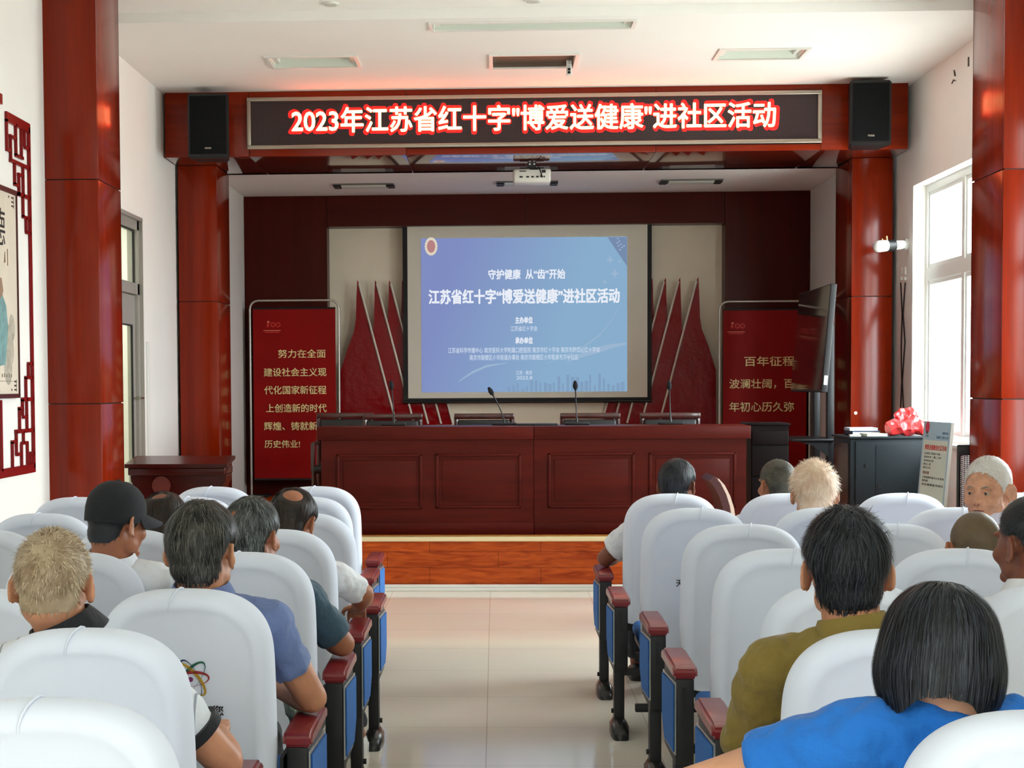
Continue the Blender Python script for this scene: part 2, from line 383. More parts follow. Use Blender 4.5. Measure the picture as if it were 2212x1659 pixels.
# windows: right wall (frame in a reveal), unseen ones added for their light
M_glass = mat('clear_glass', (255, 255, 255), 0.02, trans=1.0, spec=0.5)
def thin_glass():
    m = bpy.data.materials.new('window_glass'); m.use_nodes = True; nt = m.node_tree
    nt.nodes.remove(nt.nodes['Principled BSDF']); out = nt.nodes['Material Output']
    t = nt.nodes.new('ShaderNodeBsdfTransparent'); t.inputs[0].default_value = (0.93, 0.96, 0.95, 1); g = nt.nodes.new('ShaderNodeBsdfGlossy'); g.inputs['Roughness'].default_value = 0.02
    mx = nt.nodes.new('ShaderNodeMixShader'); mx.inputs[0].default_value = 0.06
    nt.links.new(t.outputs[0], mx.inputs[1]); nt.links.new(g.outputs[0], mx.inputs[2]); nt.links.new(mx.outputs[0], out.inputs[0])
    return m
M_pane = thin_glass()
def side_window(name, xf, a, c, z0, z1, ztr, mull, sgn, m=M_pvc, fr=0.06, lab=None):
    """frame in the plane x=xf (6 cm deep towards outside sgn), transom at ztr, sashes split at mull"""
    b = MB(); x0, x1 = (xf, xf + 0.06) if sgn > 0 else (xf - 0.06, xf)
    b.box(x0, x1, a, a + fr, z0, z1); b.box(x0, x1, c - fr, c, z0, z1); b.box(x0, x1, a + fr, c - fr, z0, z0 + fr); b.box(x0, x1, a + fr, c - fr, z1 - fr, z1)
    b.box(x0, x1, a + fr, c - fr, ztr - 0.055, ztr + 0.055)
    for y in mull: b.box(x0, x1, y - 0.04, y + 0.04, z0 + fr, ztr - 0.055); b.box(x0, x1, y - 0.04, y + 0.04, ztr + 0.055, z1 - fr)
    w = struct(name, b, m)
    b = MB()
    ys = [a + fr] + list(mull) + [c - fr]
    for y0, y1 in zip(ys[:-1], ys[1:]):
        for q0, q1 in ((z0 + fr, ztr - 0.055), (ztr + 0.055, z1 - fr)):
            t = 0.035
            l = y0 + (0.042 if y0 in mull else 0.002); r = y1 - (0.042 if y1 in mull else 0.002)
            xa, xb = x0 + 0.012, x0 + 0.048
            b.box(xa, xb, l, l + t, q0, q1); b.box(xa, xb, r - t, r, q0, q1); b.box(xa, xb, l + t, r - t, q0, q0 + t); b.box(xa, xb, l + t, r - t, q1 - t, q1)
    obj('sash', b, m, w)
    b = MB(); xm = (x0 + x1) / 2; b.box(xm - 0.002, xm + 0.002, a + fr, c - fr, z0 + fr, z1 - fr); obj('pane', b, M_pane, w)
    b = MB(); xi = XR if sgn > 0 else XL
    if sgn > 0: b.box(xi - 0.03, x0, a - 0.03, c + 0.03, z0 - 0.03, z0 - 0.001, 0.004)
    else: b.box(x1, xi + 0.03, a - 0.03, c + 0.03, z0 - 0.03, z0 - 0.001, 0.004)
    obj('window_sill', b, M_white, w)
    return w
for i, (a, c) in enumerate(WIN_R): side_window('window_%d' % (i + 1), 3.73, a, c, 1.1, 3.29, 2.52, [a + (c - a) * 0.555] if i == 0 else [(a + c) / 2], 1)
for i, (a, c) in enumerate(WIN_L): side_window('window_%d' % (i + 5), XL - 0.11, a, c, 1.1, 3.29, 2.52, [(a + c) / 2], -1)
for i, (a, c) in enumerate(WIN_B):
    b = MB(); y0, y1 = YB - 0.16, YB - 0.1; t = 0.06
    b.box(a, a + t, y0, y1, 0.5, 3.4); b.box(c - t, c, y0, y1, 0.5, 3.4); b.box(a + t, c - t, y0, y1, 0.5, 0.56); b.box(a + t, c - t, y0, y1, 3.34, 3.4)
    b.box((a + c) / 2 - 0.03, (a + c) / 2 + 0.03, y0, y1, 0.56, 3.34); b.box(a + t, c - t, y0, y1, 2.5, 2.56)
    w = struct('window_%d' % (i + 7), b, M_pvc)
    b = MB(); b.box(a + t, c - t, y0 + 0.028, y0 + 0.032, 0.56, 3.34); obj('pane', b, M_pane, w)
# left door to the corridor: grey aluminium frame, transom light, glazed leaf
dy0, dy1 = DOOR_L[0], DOOR_L[1]; M_dalu = mat('door_aluminium', (176, 172, 164), 0.4, 0.4)
b = MB(); xo, xi = XL - 0.1, XL - 0.015
for y0, y1 in ((dy0, dy0 + 0.07), (dy1 - 0.07, dy1)): b.box(xo, xi, y0, y1, 0, 2.96)
b.box(xo, xi, dy0, dy1, 2.88, 2.96); b.box(xo, xi, dy0, dy1, 2.35, 2.44)
b.box(XL - 0.02, XL + 0.012, dy1 - 0.005, dy1 + 0.02, 0, 2.985); b.box(XL - 0.02, XL + 0.012, dy0 - 0.02, dy1 + 0.02, 2.955, 2.985); b.box(XL - 0.02, XL + 0.012, dy0 - 0.02, dy0 + 0.005, 0, 2.985)
dr = struct('door_1', b, M_dalu)
b = MB(); xa, xb = XL - 0.085, XL - 0.04
for y0, y1 in ((dy0 + 0.075, dy0 + 0.16), (dy1 - 0.17, dy1 - 0.075)): b.box(xa, xb, y0, y1, 0.02, 2.34)
b.box(xa, xb, dy0 + 0.16, dy1 - 0.17, 2.1, 2.34); b.box(xa, xb, dy0 + 0.16, dy1 - 0.17, 0.02, 0.3)
lf = obj('door_leaf', b, M_dalu, dr)
b = MB(); b.tube([(XL - 0.03, dy1 - 0.12, 1.5), (XL + 0.03, dy1 - 0.12, 1.5), (XL + 0.03, dy1 - 0.24, 1.5)], 0.011, 8); obj('door_handle', b, M_alu, lf)
b = MB(); b.box(XL - 0.064, XL - 0.06, dy0 + 0.07, dy1 - 0.07, 2.44, 2.88); b.box(XL - 0.064, XL - 0.06, dy0 + 0.16, dy1 - 0.17, 0.3, 2.1); obj('pane', b, M_pane, dr)
b = MB(); t = 0.012
for q0, q1, l, r in ((2.44, 2.88, dy0 + 0.07, dy1 - 0.07), (0.3, 2.1, dy0 + 0.16, dy1 - 0.17)):
    b.box(XL - 0.055, XL - 0.038, r - t, r, q0, q1); b.box(XL - 0.055, XL - 0.038, l, l + t, q0, q1); b.box(XL - 0.055, XL - 0.038, l, r, q1 - t, q1)
obj('glazing_gasket', b, M_black, dr)
# corridor beyond the door, with an added fill light and no visible lamp
M_corr = mat('corridor_paint', (206, 208, 190), 0.85)
b = MB(); b.box(-5.3, -5.1, 9.5, 17.0, 0, 3.2); b.box(-5.3, XL - 0.24, 17.0, 17.2, 0, 3.2); b.box(-5.3, XL - 0.24, 9.3, 9.5, 0, 3.2); b.box(-5.3, XL - 0.24, 9.3, 17.2, 3.2, 3.3); b.box(-5.3, XL - 0.2, 9.3, 17.2, -0.1, 0)
struct('wall_corridor', b, M_corr)
b = MB(); b.box(-5.1, -5.06, 14.2, 17.0, 0, 1.25); b.box(-5.1, -5.05, 15.1, 15.6, 1.25, 3.2); struct('trim_5', b, mat('corridor_dado', (120, 88, 58), 0.5))
l = bpy.data.lights.new('corridor_fill', 'AREA'); l.size = 0.6; l.size_y = 3.0; l.shape = 'RECTANGLE'; l.energy = 42; l.color = (1, 0.97, 0.9)
o = bpy.data.objects.new('corridor_fill', l); COL.objects.link(o); o.location = (-4.1, 13.5, 3.18)

# ------------------------------------------------------------------ LED sign on the beam
sg = thing('led_sign', 'long framed LED display with glowing yellow characters in painted red halo on the timber beam', 'sign', (0.33, 14.3, 3.67))
M_frame = mat('polished_sign_frame', (170, 160, 146), 0.25, 0.7)
b = MB()
x0, x1, z0, z1 = -2.172, 2.832, 3.671, 4.122; t = 0.034
b.box(x0, x1, 14.262, 14.299, z0, z0 + t, 0.004); b.box(x0, x1, 14.262, 14.299, z1 - t, z1, 0.004)
b.box(x0, x0 + t, 14.262, 14.299, z0 + t, z1 - t, 0.004); b.box(x1 - t, x1, 14.262, 14.299, z0 + t, z1 - t, 0.004)
obj('frame', b, M_frame, sg)
def led_mat():
    m = mat('led_panel_face', (50, 24, 28), 0.35)
    nt = m.node_tree; bs = nt.nodes['Principled BSDF']; tc = nt.nodes.new('ShaderNodeTexCoord')
    v = nt.nodes.new('ShaderNodeTexBrick'); v.offset = 0; v.inputs['Scale'].default_value = 1; v.inputs['Brick Width'].default_value = 0.02; v.inputs['Row Height'].default_value = 0.02
    v.inputs['Mortar Size'].default_value = 0.004; v.inputs['Color1'].default_value = (*lin((58, 30, 36)), 1); v.inputs['Color2'].default_value = (*lin((50, 26, 30)), 1); v.inputs['Mortar'].default_value = (*lin((30, 16, 18)), 1)
    s = nt.nodes.new('ShaderNodeSeparateXYZ'); c = nt.nodes.new('ShaderNodeCombineXYZ')
    nt.links.new(tc.outputs['Object'], s.inputs[0]); nt.links.new(s.outputs[0], c.inputs[0]); nt.links.new(s.outputs[2], c.inputs[1]); nt.links.new(c.outputs[0], v.inputs['Vector'])
    nt.links.new(v.outputs['Color'], bs.inputs['Base Color'])
    return m
b = MB(); b.box(x0 + t, x1 - t, 14.29, 14.298, z0 + t, z1 - t); obj('display_panel', b, led_mat(), sg)
M_ledhalo = mat('painted_red_halo', (20, 0, 0), 0.6, emit=(255, 4, 3), estr=12.0 * EV)  # red bloom round the letters, drawn as a glowing outline
M_ledy = mat('led_yellow_light', (40, 30, 10), 0.6, emit=(255, 236, 160), estr=3.0 * EV)
LT = '2023年江苏省红十字"博爱送健康"进社区活动'
led = [(LT, -1.776, 2.437, 3.815, 4.03)]
text(LT, 'lettering_halo', M_ledhalo, sg, -1.795, 2.456, 3.797, 4.047, 14.2895, bold=0.055, depth=0.0005)
text(LT, 'lettering', M_ledy, sg, -1.776, 2.437, 3.814, 4.03, 14.288, bold=0.02, depth=0.001)

# wall speakers under the beam ends
def speaker(name, x0, x1, z0, z1, label):
    t = thing(name, label, 'loudspeaker', ((x0 + x1) / 2, 14.15, z0))
    b = MB(); w = x1 - x0
    b.prism([(x0, 13.98), (x1, 13.98), (x1 - 0.045, 14.27), (x0 + 0.045, 14.27)], 'Z', z0, z1)
    bmesh.ops.bevel(b.bm, geom=b.bm.edges[:], offset=0.012, segments=2, affect='EDGES')
    obj('cabinet', b, M_black, t)
    b = MB(); b.box(x0 + 0.022, x1 - 0.022, 13.968, 13.985, z0 + 0.035, z1 - 0.025, 0.004)
    obj('grille', b, mat('speaker_grille', (9, 12, 14), 0.8, spec=.2, bump=0.6, bscale=260), t)
    b = MB(); xm = (x0 + x1) / 2; b.box(xm - 0.028, xm + 0.028, 13.962, 13.97, z0 + 0.075, z0 + 0.09, 0.002); obj('badge', b, M_alu, t)
    b = MB(); b.box(xm - 0.05, xm + 0.05, 14.25, 14.3, z0 + 0.2, z0 + 0.4); obj('wall_bracket', b, M_blackm, t)
speaker('wall_speaker', -2.645, -2.285, 3.56, 4.115, 'black wall loudspeaker at the left end of the beam, beside the LED display')
speaker('wall_speaker', 3.01, 3.36, 3.60, 4.15, 'black wall loudspeaker at the right end of the beam, above the window side')

# projector hanging under the beam
pj = thing('projector', 'white ceiling projector with black mount under the timber beam', 'projector', (0.341, 15.0, 3.42))
b = MB(); b.box(0.17, 0.512, 14.86, 15.12, 3.428, 3.555, 0.022); obj('housing', b, mat('projector_shell', (232, 230, 220), 0.35), pj)
b = MB(); b.box(0.305, 0.38, 14.9, 14.99, 3.55, 3.62); b.box(0.23, 0.455, 14.92, 15.06, 3.552, 3.572, 0.004); obj('mount', b, M_black, pj)
b = MB()
for x in (0.322, 0.362): b.cyl((x, 14.895, 3.598), 0.008, 0.012, 'Y', 12)
obj('mount_screw', b, M_white, pj)
b = MB(); b.cyl((0.26, 15.13, 3.49), 0.045, 0.04, 'Y', 24); obj('lens', b, mat('lens_glass', (20, 22, 30), 0.05, coat=1), pj)
b = MB()
for x, w in ((0.242, .014), (0.302, .012), (0.345, .012), (0.39, .012), (0.428, .012), (0.452, .006)): b.box(x - w, x + w, 14.856, 14.862, 3.472, 3.486, 0.001)
b.box(0.43, 0.465, 14.856, 14.862, 3.515, 3.54); b.box(0.226, 0.287, 14.856, 14.862, 3.526, 3.534)
obj('port', b, M_black, pj)
b = MB(); b.tube([(0.40, 14.87, 3.57), (0.41, 14.83, 3.54), (0.425, 14.83, 3.50), (0.43, 14.86, 3.48)], 0.006, 8); b.tube([(0.30, 14.87, 3.565), (0.33, 14.83, 3.545), (0.39, 14.83, 3.543), (0.405, 14.85, 3.56)], 0.005, 8); obj('cable', b, M_black, pj)

# ------------------------------------------------------------------ recessed fittings of the ceiling
M_refl = mat('troffer_reflector', (214, 222, 210), 0.35)
def troffer(x0, x1, y0, y1, label, name='ceiling_light'):
    t = thing(name, label, 'ceiling light', ((x0 + x1) / 2, (y0 + y1) / 2, ZC - 0.02), 'recessed lights of the hall ceiling')
    b = MB(); r = 0.028; z0, z1 = ZC - 0.012, ZC - 0.0005
    b.box(x0 - r, x1 + r, y0 - r, y0, z0, z1); b.box(x0 - r, x1 + r, y1, y1 + r, z0, z1); b.box(x0 - r, x0, y0, y1, z0, z1); b.box(x1, x1 + r, y0, y1, z0, z1)
    obj('trim_frame', b, M_white, t)
    b = MB(); zt = ZC + 0.1; g = 0.004; i = 0.05
    b.grid([[(x0 + g, y0 + g, ZC), (x1 - g, y0 + g, ZC), (x1 - g, y1 - g, ZC), (x0 + g, y1 - g, ZC)], [(x0 + i, y0 + i, zt), (x1 - i, y0 + i, zt), (x1 - i, y1 - i, zt), (x0 + i, y1 - i, zt)]], cap0=False)
    obj('reflector', b, M_refl, t)
    b = MB(); ym = (y0 + y1) / 2
    for y in (ym - (y1 - y0) / 5, ym + (y1 - y0) / 5): b.tube([(x0 + 0.06, y, ZC + 0.06), (x1 - 0.06, y, ZC + 0.06)], 0.013, 10)
    obj('tube', b, M_white, t)
    b = MB(); b.box(x0 + 0.012, x0 + 0.05, y0 + 0.02, y1 - 0.02, ZC + 0.02, ZC + 0.07); b.box(x1 - 0.05, x1 - 0.012, y0 + 0.02, y1 - 0.02, ZC + 0.02, ZC + 0.07); obj('lamp_holder', b, M_white, t)
    return t
troffer(*TROF[0], 'recessed ceiling light nearest the left wall, in front of the beam')
troffer(*TROF[1], 'recessed ceiling light nearest the right wall, in front of the beam')
t = troffer(*TROF[2], 'longest recessed strip light, in the middle of the ceiling nearest the camera')
x0, x1, y0, y1 = TROF[3]
t = thing('ceiling_vent', 'brown recessed ceiling panel with white frame in front of the LED display', 'vent', ((x0 + x1) / 2, (y0 + y1) / 2, ZC - 0.02))
b = MB(); r = 0.03; z0, z1 = ZC - 0.014, ZC - 0.0005
b.box(x0 - r, x1 + r, y0 - r, y0, z0, z1); b.box(x0 - r, x1 + r, y1, y1 + r, z0, z1); b.box(x0 - r, x0, y0, y1, z0, z1); b.box(x1, x1 + r, y0, y1, z0, z1)
obj('trim_frame', b, M_white, t)
b = MB(); b.box(x0 + 0.004, x1 - 0.004, y1 - 0.03, y1 - 0.004, ZC, ZC + 0.1); b.box(x0 + 0.004, x1 - 0.004, y0 + 0.004, y1 - 0.03, ZC + 0.03, ZC + 0.04); obj('back_plate', b, mat('brown_mesh', (104, 84, 70), 0.6, bump=0.5, bscale=300), t)
ps = thing('power_strip', 'white power strip dangling from the brown ceiling recess', 'power strip', (0.605, 13.27, 4.085))
b = MB(); b.box(0.583, 0.627, 13.25, 13.28, 4.085, 4.262, 0.005); obj('body', b, M_white, ps)
b = MB(); b.box(0.594, 0.616, 13.244, 13.252, 4.125, 4.145, 0.003); b.box(0.594, 0.616, 13.244, 13.252, 4.1, 4.12, 0.003)
for z in (4.16, 4.18, 4.2, 4.22): b.cyl((0.605, 13.249, z), 0.003, 0.006, 'Y', 8)
obj('socket', b, M_black, ps)
def stage_light(x0, x1, y, label):
    t = thing('stage_light', label, 'ceiling light', ((x0 + x1) / 2, y, ZB - 0.03), 'slim lights on the stage ceiling')
    b = MB(); b.box(x0, x1, y - 0.14, y + 0.14, ZB - 0.012, ZB - 0.0005); obj('tray', b, mat('dull_metal', (96, 92, 90), 0.5, 0.4), t)
    b = MB(); b.prism([(y - 0.1, ZB - 0.012), (y + 0.1, ZB - 0.012), (y + 0.05, ZB - 0.026), (y - 0.05, ZB - 0.026)], 'X', x0 + 0.08, x1 - 0.08); obj('diffuser', b, M_refl, t)
    b = MB(); b.box(x0, x0 + 0.07, y - 0.1, y + 0.1, ZB - 0.026, ZB - 0.012, 0.004); obj('end_cap', b, M_blackm, t)
    b = MB(); b.box(x1 - 0.07, x1, y - 0.1, y + 0.1, ZB - 0.026, ZB - 0.012, 0.004); obj('end_cap', b, M_blackm, t)
stage_light(-1.62, -1.01, 16.42, 'slim light on the stage ceiling, left of the projector')
stage_light(0.02, 0.63, 16.36, 'slim light on the stage ceiling, half hidden behind the projector')
stage_light(1.65, 2.26, 16.36, 'slim dark light on the stage ceiling, right of the projector')
for x, lab in ((-1.137, 'round white downlight at the top edge, left of the long strip light'), (0.267, 'round white downlight at the top edge, above the long strip light')):
    t = thing('downlight', lab, 'ceiling light', (x, 11.36, ZC2 - 0.01), 'downlights of the near ceiling')
    b = MB(); b.cyl((x, 11.36, ZC2 - 0.006), 0.062, 0.011, 'Z', 32); obj('ring', b, M_white, t)
    b = MB(); b.cyl((x, 11.36, ZC2 - 0.012), 0.043, 0.004, 'Z', 32); obj('lens', b, mat('downlight_lens', (200, 196, 186), 0.5), t)

# ------------------------------------------------------------------ projection screen
scr = thing('projection_screen', 'hanging projection screen with black border showing a blue slide', 'screen', (0.34, 17.42, 1.4))  # screen, slide and flag tip numbers scaled about the camera to a deeper plane
b = MB(); b.box(-0.987, 1.668, 17.405, 17.42, 1.4, 3.55); obj('black_border', b, mat('screen_black', (10, 11, 12), 0.7), scr)
b = MB(); b.box(-0.935, 1.622, 17.4, 17.405, 1.449, 3.5); obj('white_cloth', b, mat('screen_cloth', (222, 218, 202), 0.8), scr)
b = MB(); b.cyl((0.34, 17.41, 3.53), 0.045, 2.78, 'X', 16); obj('roller_case', b, M_white, scr)
b = MB(); b.cyl((0.34, 17.41, 1.408), 0.016, 2.66, 'X', 12); obj('bottom_bar', b, M_black, scr)
def slide_mat():
    m = bpy.data.materials.new('slide_picture'); m.use_nodes = True; nt = m.node_tree; bs = nt.nodes['Principled BSDF']
    tc = nt.nodes.new('ShaderNodeTexCoord'); s = nt.nodes.new('ShaderNodeSeparateXYZ'); nt.links.new(tc.outputs['Generated'], s.inputs[0])
    r = nt.nodes.new('ShaderNodeValToRGB'); r.color_ramp.elements[0].color = (*lin((128, 142, 196)), 1); r.color_ramp.elements[1].color = (*lin((138, 176, 208)), 1)
    r.color_ramp.elements[0].position = 0.1; r.color_ramp.elements[1].position = 0.75
    ad = nt.nodes.new('ShaderNodeMath'); ad.operation = 'MULTIPLY_ADD'; ad.inputs[1].default_value = -0.25
    nt.links.new(s.outputs[2], ad.inputs[0]); nt.links.new(s.outputs[0], ad.inputs[2])
    ad2 = nt.nodes.new('ShaderNodeMath'); ad2.operation = 'ADD'; ad2.inputs[1].default_value = 0.15; nt.links.new(ad.outputs[0], ad2.inputs[0]); nt.links.new(ad2.outputs[0], r.inputs[0])
    nt.links.new(r.outputs[0], bs.inputs['Emission Color']); bs.inputs['Emission Strength'].default_value = SLIDE; bs.inputs['Base Color'].default_value = (0.02, 0.02, 0.02, 1); bs.inputs['Roughness'].default_value = 0.9
    bs.inputs['Specular IOR Level'].default_value = 0
    return m
SLIDE = 0.95 * EV
sx0, sx1, sz0, sz1 = -0.79, 1.407, 1.512, 3.157
b = MB(); b.box(sx0, sx1, 17.396, 17.399, sz0, sz1); sl = obj('slide', b, slide_mat(), scr)
def emis(name, c, s): return mat(name, (5, 5, 5), 0.9, emit=c, estr=s * EV, spec=0)
M_sw = emis('slide_white', (235, 240, 250), 0.98); M_sw2 = emis('slide_pale_blue', (206, 220, 240), 0.97); M_sw3 = emis('slide_mist', (160, 188, 216), 0.92); M_sd = emis('slide_dark_blue', (124, 146, 180), 0.9)
def sp(u, v):   # place on the slide from the width and height fraction of the slide
    return sx0 + u * (sx1 - sx0), sz1 - v * (sz1 - sz0)
def stext(txt, u0, u1, v0, v1, m, bold):
    a, c = sp(u0, v1); d, e = sp(u1, v0); text(txt, 'slide_text', m, sl, a, d, c, e, 17.3955, bold=bold, depth=0.0)
stext('守护健康  从“齿”开始', .328, .70, .205, .268, M_sw, 0.025)
stext('江苏省红十字“博爱送健康”进社区活动', .038, .962, .333, .425, M_sw, 0.03)
stext('主办单位', .458, .542, .513, .555, M_sw, 0.03)
stext('江苏省红十字会', .435, .565, .572, .606, M_sw2, 0.01)
stext('承办单位', .458, .542, .645, .687, M_sw, 0.03)
stext('江苏省科学传播中心 南京医科大学附属口腔医院 南京市红十字会 南京市鼓楼区红十字会', .13, .868, .71, .746, M_sw2, 0.01)
stext('南京市鼓楼区小市街道办事处 南京市鼓楼区小市街道东井亭社区', .235, .763, .757, .793, M_sw2, 0.01)
stext('江苏 · 南京', .46, .54, .862, .888, M_sw2, 0.01)
stext('2023.8', .463, .54, .897, .92, M_sw2, 0.01)
def spoly(name, pts, m, y):
    b = MB(); b.prism([sp(*p) for p in pts], 'Y', y, y + 0.0006); obj(name, b, m, sl)
spoly('corner_shape', [(0.905, 0.003), (0.999, 0.003), (0.999, 0.19)], M_sd, 17.3952)
b = MB()
for u, v in ((.955, .012), (.962, .03), (.97, .05), (.958, .06), (.975, .07), (.965, .085), (.985, .06), (.952, .04)):
    x, z = sp(u, v); b.prism([(x - .011, z), (x, z - .011), (x + .011, z), (x, z + .011)], 'Y', 17.3945, 17.395)
for u, v, s in ((.918, .148, .035), (.94, .238, .04), (.892, .292, .022), (.963, .158, .018)):
    x, z = sp(u, v); b.box(x - s, x + s, 17.3945, 17.395, z - s * .28, z + s * .28); b.box(x - s * .28, x + s * .28, 17.3945, 17.395, z - s, z + s)
obj('cross_pattern', b, M_sw3, sl)
def arc(name, pts, w, m, y):
    b = MB(); P = [sp(*p) for p in pts]; top = []; bot = []
    for i, (x, z) in enumerate(P):
        k = w * math.sin(PI * min(1, max(.06, i / (len(P) - 1)))) + .002
        top.append((x, z + k)); bot.append((x, z - k))
    b.prism(top + bot[::-1], 'Y', y, y + 0.0004); obj(name, b, m, sl)
arc('light_arc', [(.97, .43), (.93, .53), (.87, .63), (.79, .71), (.70, .775), (.6, .82)], .006, M_sw3, 17.3952)
arc('light_wave', [(.999, .69), (.93, .705), (.86, .73), (.78, .765), (.70, .81)], .03, M_sw3, 17.3955)
arc('light_wave', [(.18, .93), (.25, .87), (.32, .83), (.42, .81)], .012, M_sw3, 17.3955)
b = MB(); rr = random.Random(3)
for i in range(26):
    u = .42 + i * .022; h = rr.uniform(.02, .10) * (1.2 if 10 < i < 22 else .8); x, z = sp(u, .998); x2, z2 = sp(min(.995, u + rr.uniform(.008, .018)), .998 - h)
    b.box(x, x2, 17.3956, 17.396, z, z2)
obj('skyline', b, emis('slide_skyline', (134, 164, 198), .92), sl)
x, z = sp(.05, .052)
em = MB()
for k in range(18):
    a = 2 * PI * k / 18; em.ell((x + .056 * math.cos(a), 17.395, z + .082 * math.sin(a)), (.014, .0012, .016))
obj('emblem_wreath', em, emis('slide_cream', (226, 216, 196), .95), sl)
b = MB(); b.ell((x, 17.3952, z), (.045, .001, .07)); obj('emblem', b, emis('slide_dull_red', (186, 132, 132), .95), sl)

# ------------------------------------------------------------------ red wall flags left and right of the screen
M_flag = mat('red_acrylic', (132, 3, 10), 0.16, coat=0.0, spec=0.15, bump=0.45, bscale=8)
M_staff = mat('pale_staff', (214, 206, 190), 0.4)
def flag_set(mir, label):
    cx = 0.343; X = lambda x: x if not mir else 2 * cx - x
    t = thing('wall_flags', label, 'wall decoration', (X(-1.1), 17.5, 1.13))
    def flag(ap, first, y):
        # ap: x of the tip; leading (straight staff) edge runs down to the inside, trailing edge is curved
        L = [(0, 0), (-.011, -.21), (-.017, -.42), (-.037, -.55), (-.109, -.735), (-.186, -.985), (-.189, -1.56)]
        if not first: L = [(0, 0), (-.006, -.21), (-.012, -.40), (-.02, -.55), (-.05, -.735), (-.09, -.985), (-.10, -1.56)]
        Z = 2.722; pts = [(ap + a, Z + c) for a, c in L]
        k = .258; pts += [(ap + k * 1.56, Z - 1.56), (ap + .012, Z - .02)]
        b = MB(); b.prism([(X(p), q) for p, q in (pts if not mir else pts[::-1])], 'Y', y, y + 0.016); obj('flag', b, M_flag, t)
        b = MB(); b.tube([(X(ap + .02), y - 0.008, Z - .04), (X(ap + k * 1.55 + .014), y - 0.008, Z - 1.55)], 0.012, 8); obj('flagstaff', b, M_staff, t)
    for i, ap in enumerate((-1.478, -1.289, -1.139, -1.0, -0.873)): flag(ap, i == 0, 17.42 + 0.026 * i)
flag_set(False, 'set of red pointed flags on the wall, left of the projection screen')
flag_set(True, 'set of glossy red pointed flags on the wall, right of the projection screen')

# ------------------------------------------------------------------ poster stands
M_gold = mat('gold_lettering', (250, 214, 150), 0.4, var=0.25, vscale=18, emit=None)
M_banner = mat('red_banner_cloth', (138, 5, 3), 0.5, spec=0.15, var=0.12, vscale=2, bump=0.05, bscale=4)
M_tube = mat('pale_tube', (196, 190, 180), 0.3, 0.5)
def poster(x0, x1, zt, lines, label, logo_x):
    t = thing('poster_stand', label, 'poster stand', ((x0 + x1) / 2, 17.1, SZ)); y = 17.1; r = .09
    b = MB(); pts = [(x0, y, SZ + .02), (x0, y, zt - r)] + [(x0 + r - r * math.cos(a), y, zt - r + r * math.sin(a)) for a in (PI / 8, PI / 4, 3 * PI / 8, PI / 2)] + [(x1 - r + r * math.sin(a), y, zt - r + r * math.cos(a)) for a in (0, PI / 8, PI / 4, 3 * PI / 8, PI / 2)] + [(x1, y, zt - r), (x1, y, SZ + .02)]
    b.tube(pts, 0.011, 10); obj('tube_frame', b, M_tube, t)
    b = MB(); b.box(x0 - .02, x0 + .2, y - .12, y + .1, SZ, SZ + .02, .004); b.box(x1 - .2, x1 + .02, y - .12, y + .1, SZ, SZ + .02, .004); obj('foot', b, M_black, t)
    b = MB(); n = 24; zb = SZ + .18; zz = zt - .085
    rings = []
    for k in range(2):
        ring = []
        rings.append(ring)
    cols = []
    for i in range(n + 1):
        u = i / n; z = zb + (zz - zb) * u; w = .004 * math.sin(u * 5) + (.012 * math.sin(u * 26) * max(0, .22 - u) / .22)
        cols.append([(x0 + .035, y - .016 + w, z), (x1 - .035, y - .016 + w, z), (x1 - .035, y - .012 + w, z), (x0 + .035, y - .012 + w, z)])
    b.grid(cols); bn = obj('banner', b, M_banner, t)
    b = MB(); b.cyl(((x0 + x1) / 2, y - .014, zz), .011, x1 - x0 - .07, 'X', 10); b.cyl(((x0 + x1) / 2, y - .014, zb), .014, x1 - x0 - .07, 'X', 10); obj('banner_rail', b, M_black, t)
    for txt, a, c, zc, h in lines: text(txt, 'gold_text', M_gold, bn, a, c, zc - h / 2, zc + h / 2, y - .021, bold=.012, depth=.001)
    M_lr = mat('banner_bright_red', (200, 30, 20), .5); M_lp = mat('banner_pink', (226, 120, 96), .5)
    b = MB(); lz = zt - .255
    for k in (1, 2): 
        bm2 = bmesh.new(); 
        b.grid([[(logo_x + .055 * k + (.027 + q) * math.cos(a), y - .0225, lz + (.027 + q) * math.sin(a)) for a in [2 * PI * j / 20 for j in range(20)]] for q in (-.012, 0)], cap0=False, cap1=False)
        bm2.free()
    b.box(logo_x - .01, logo_x + .012, y - .023, y - .0215, lz - .024, lz + .02)
    obj('round_logo', b, M_lr, bn)
    b = MB(); b.ell((logo_x + .006, y - .023, lz + .03), (.014, .001, .010)); b.box(logo_x - .045, logo_x + .135, y - .023, y - .0215, lz - .066, lz - .058); obj('logo_line', b, M_lp, bn)
    b = MB(); b.box(logo_x - .03, logo_x + .12, y - .023, y - .0215, lz - .085, lz - .075); obj('logo_caption', b, M_lr, bn)
    return t
Lx = lambda px: -2.592 + (px - 520 - 72 * .2771) * (17.1 / 3500)   # rough reading of widths on the left stand
poster(-2.592, -1.648, 2.492, [('努力在全面', -2.293, -1.79, 1.93, .088), ('建设社会主义现', -2.447, -1.783, 1.735, .088), ('代化国家新征程', -2.443, -1.785, 1.547, .088), ('上创造新的时代', -2.425, -1.783, 1.355, .088), ('辉煌、铸就新的', -2.449, -1.79, 1.165, .088), ('历史伟业!', -2.445, -2.07, .975, .08)],
       'red roll banner with gold writing on a rounded tube stand, left of the desk', -2.40)
poster(2.345, 3.28, 2.444, [('百年征程', 2.60, 3.12, 1.82, .1), ('波澜壮阔，百', 2.445, 3.11, 1.585, .1), ('年初心历久弥', 2.445, 3.115, 1.345, .1), ('坚', 2.45, 2.56, 1.11, .1)],
       'darker red roll banner with gold writing, half hidden behind the television', 2.47)

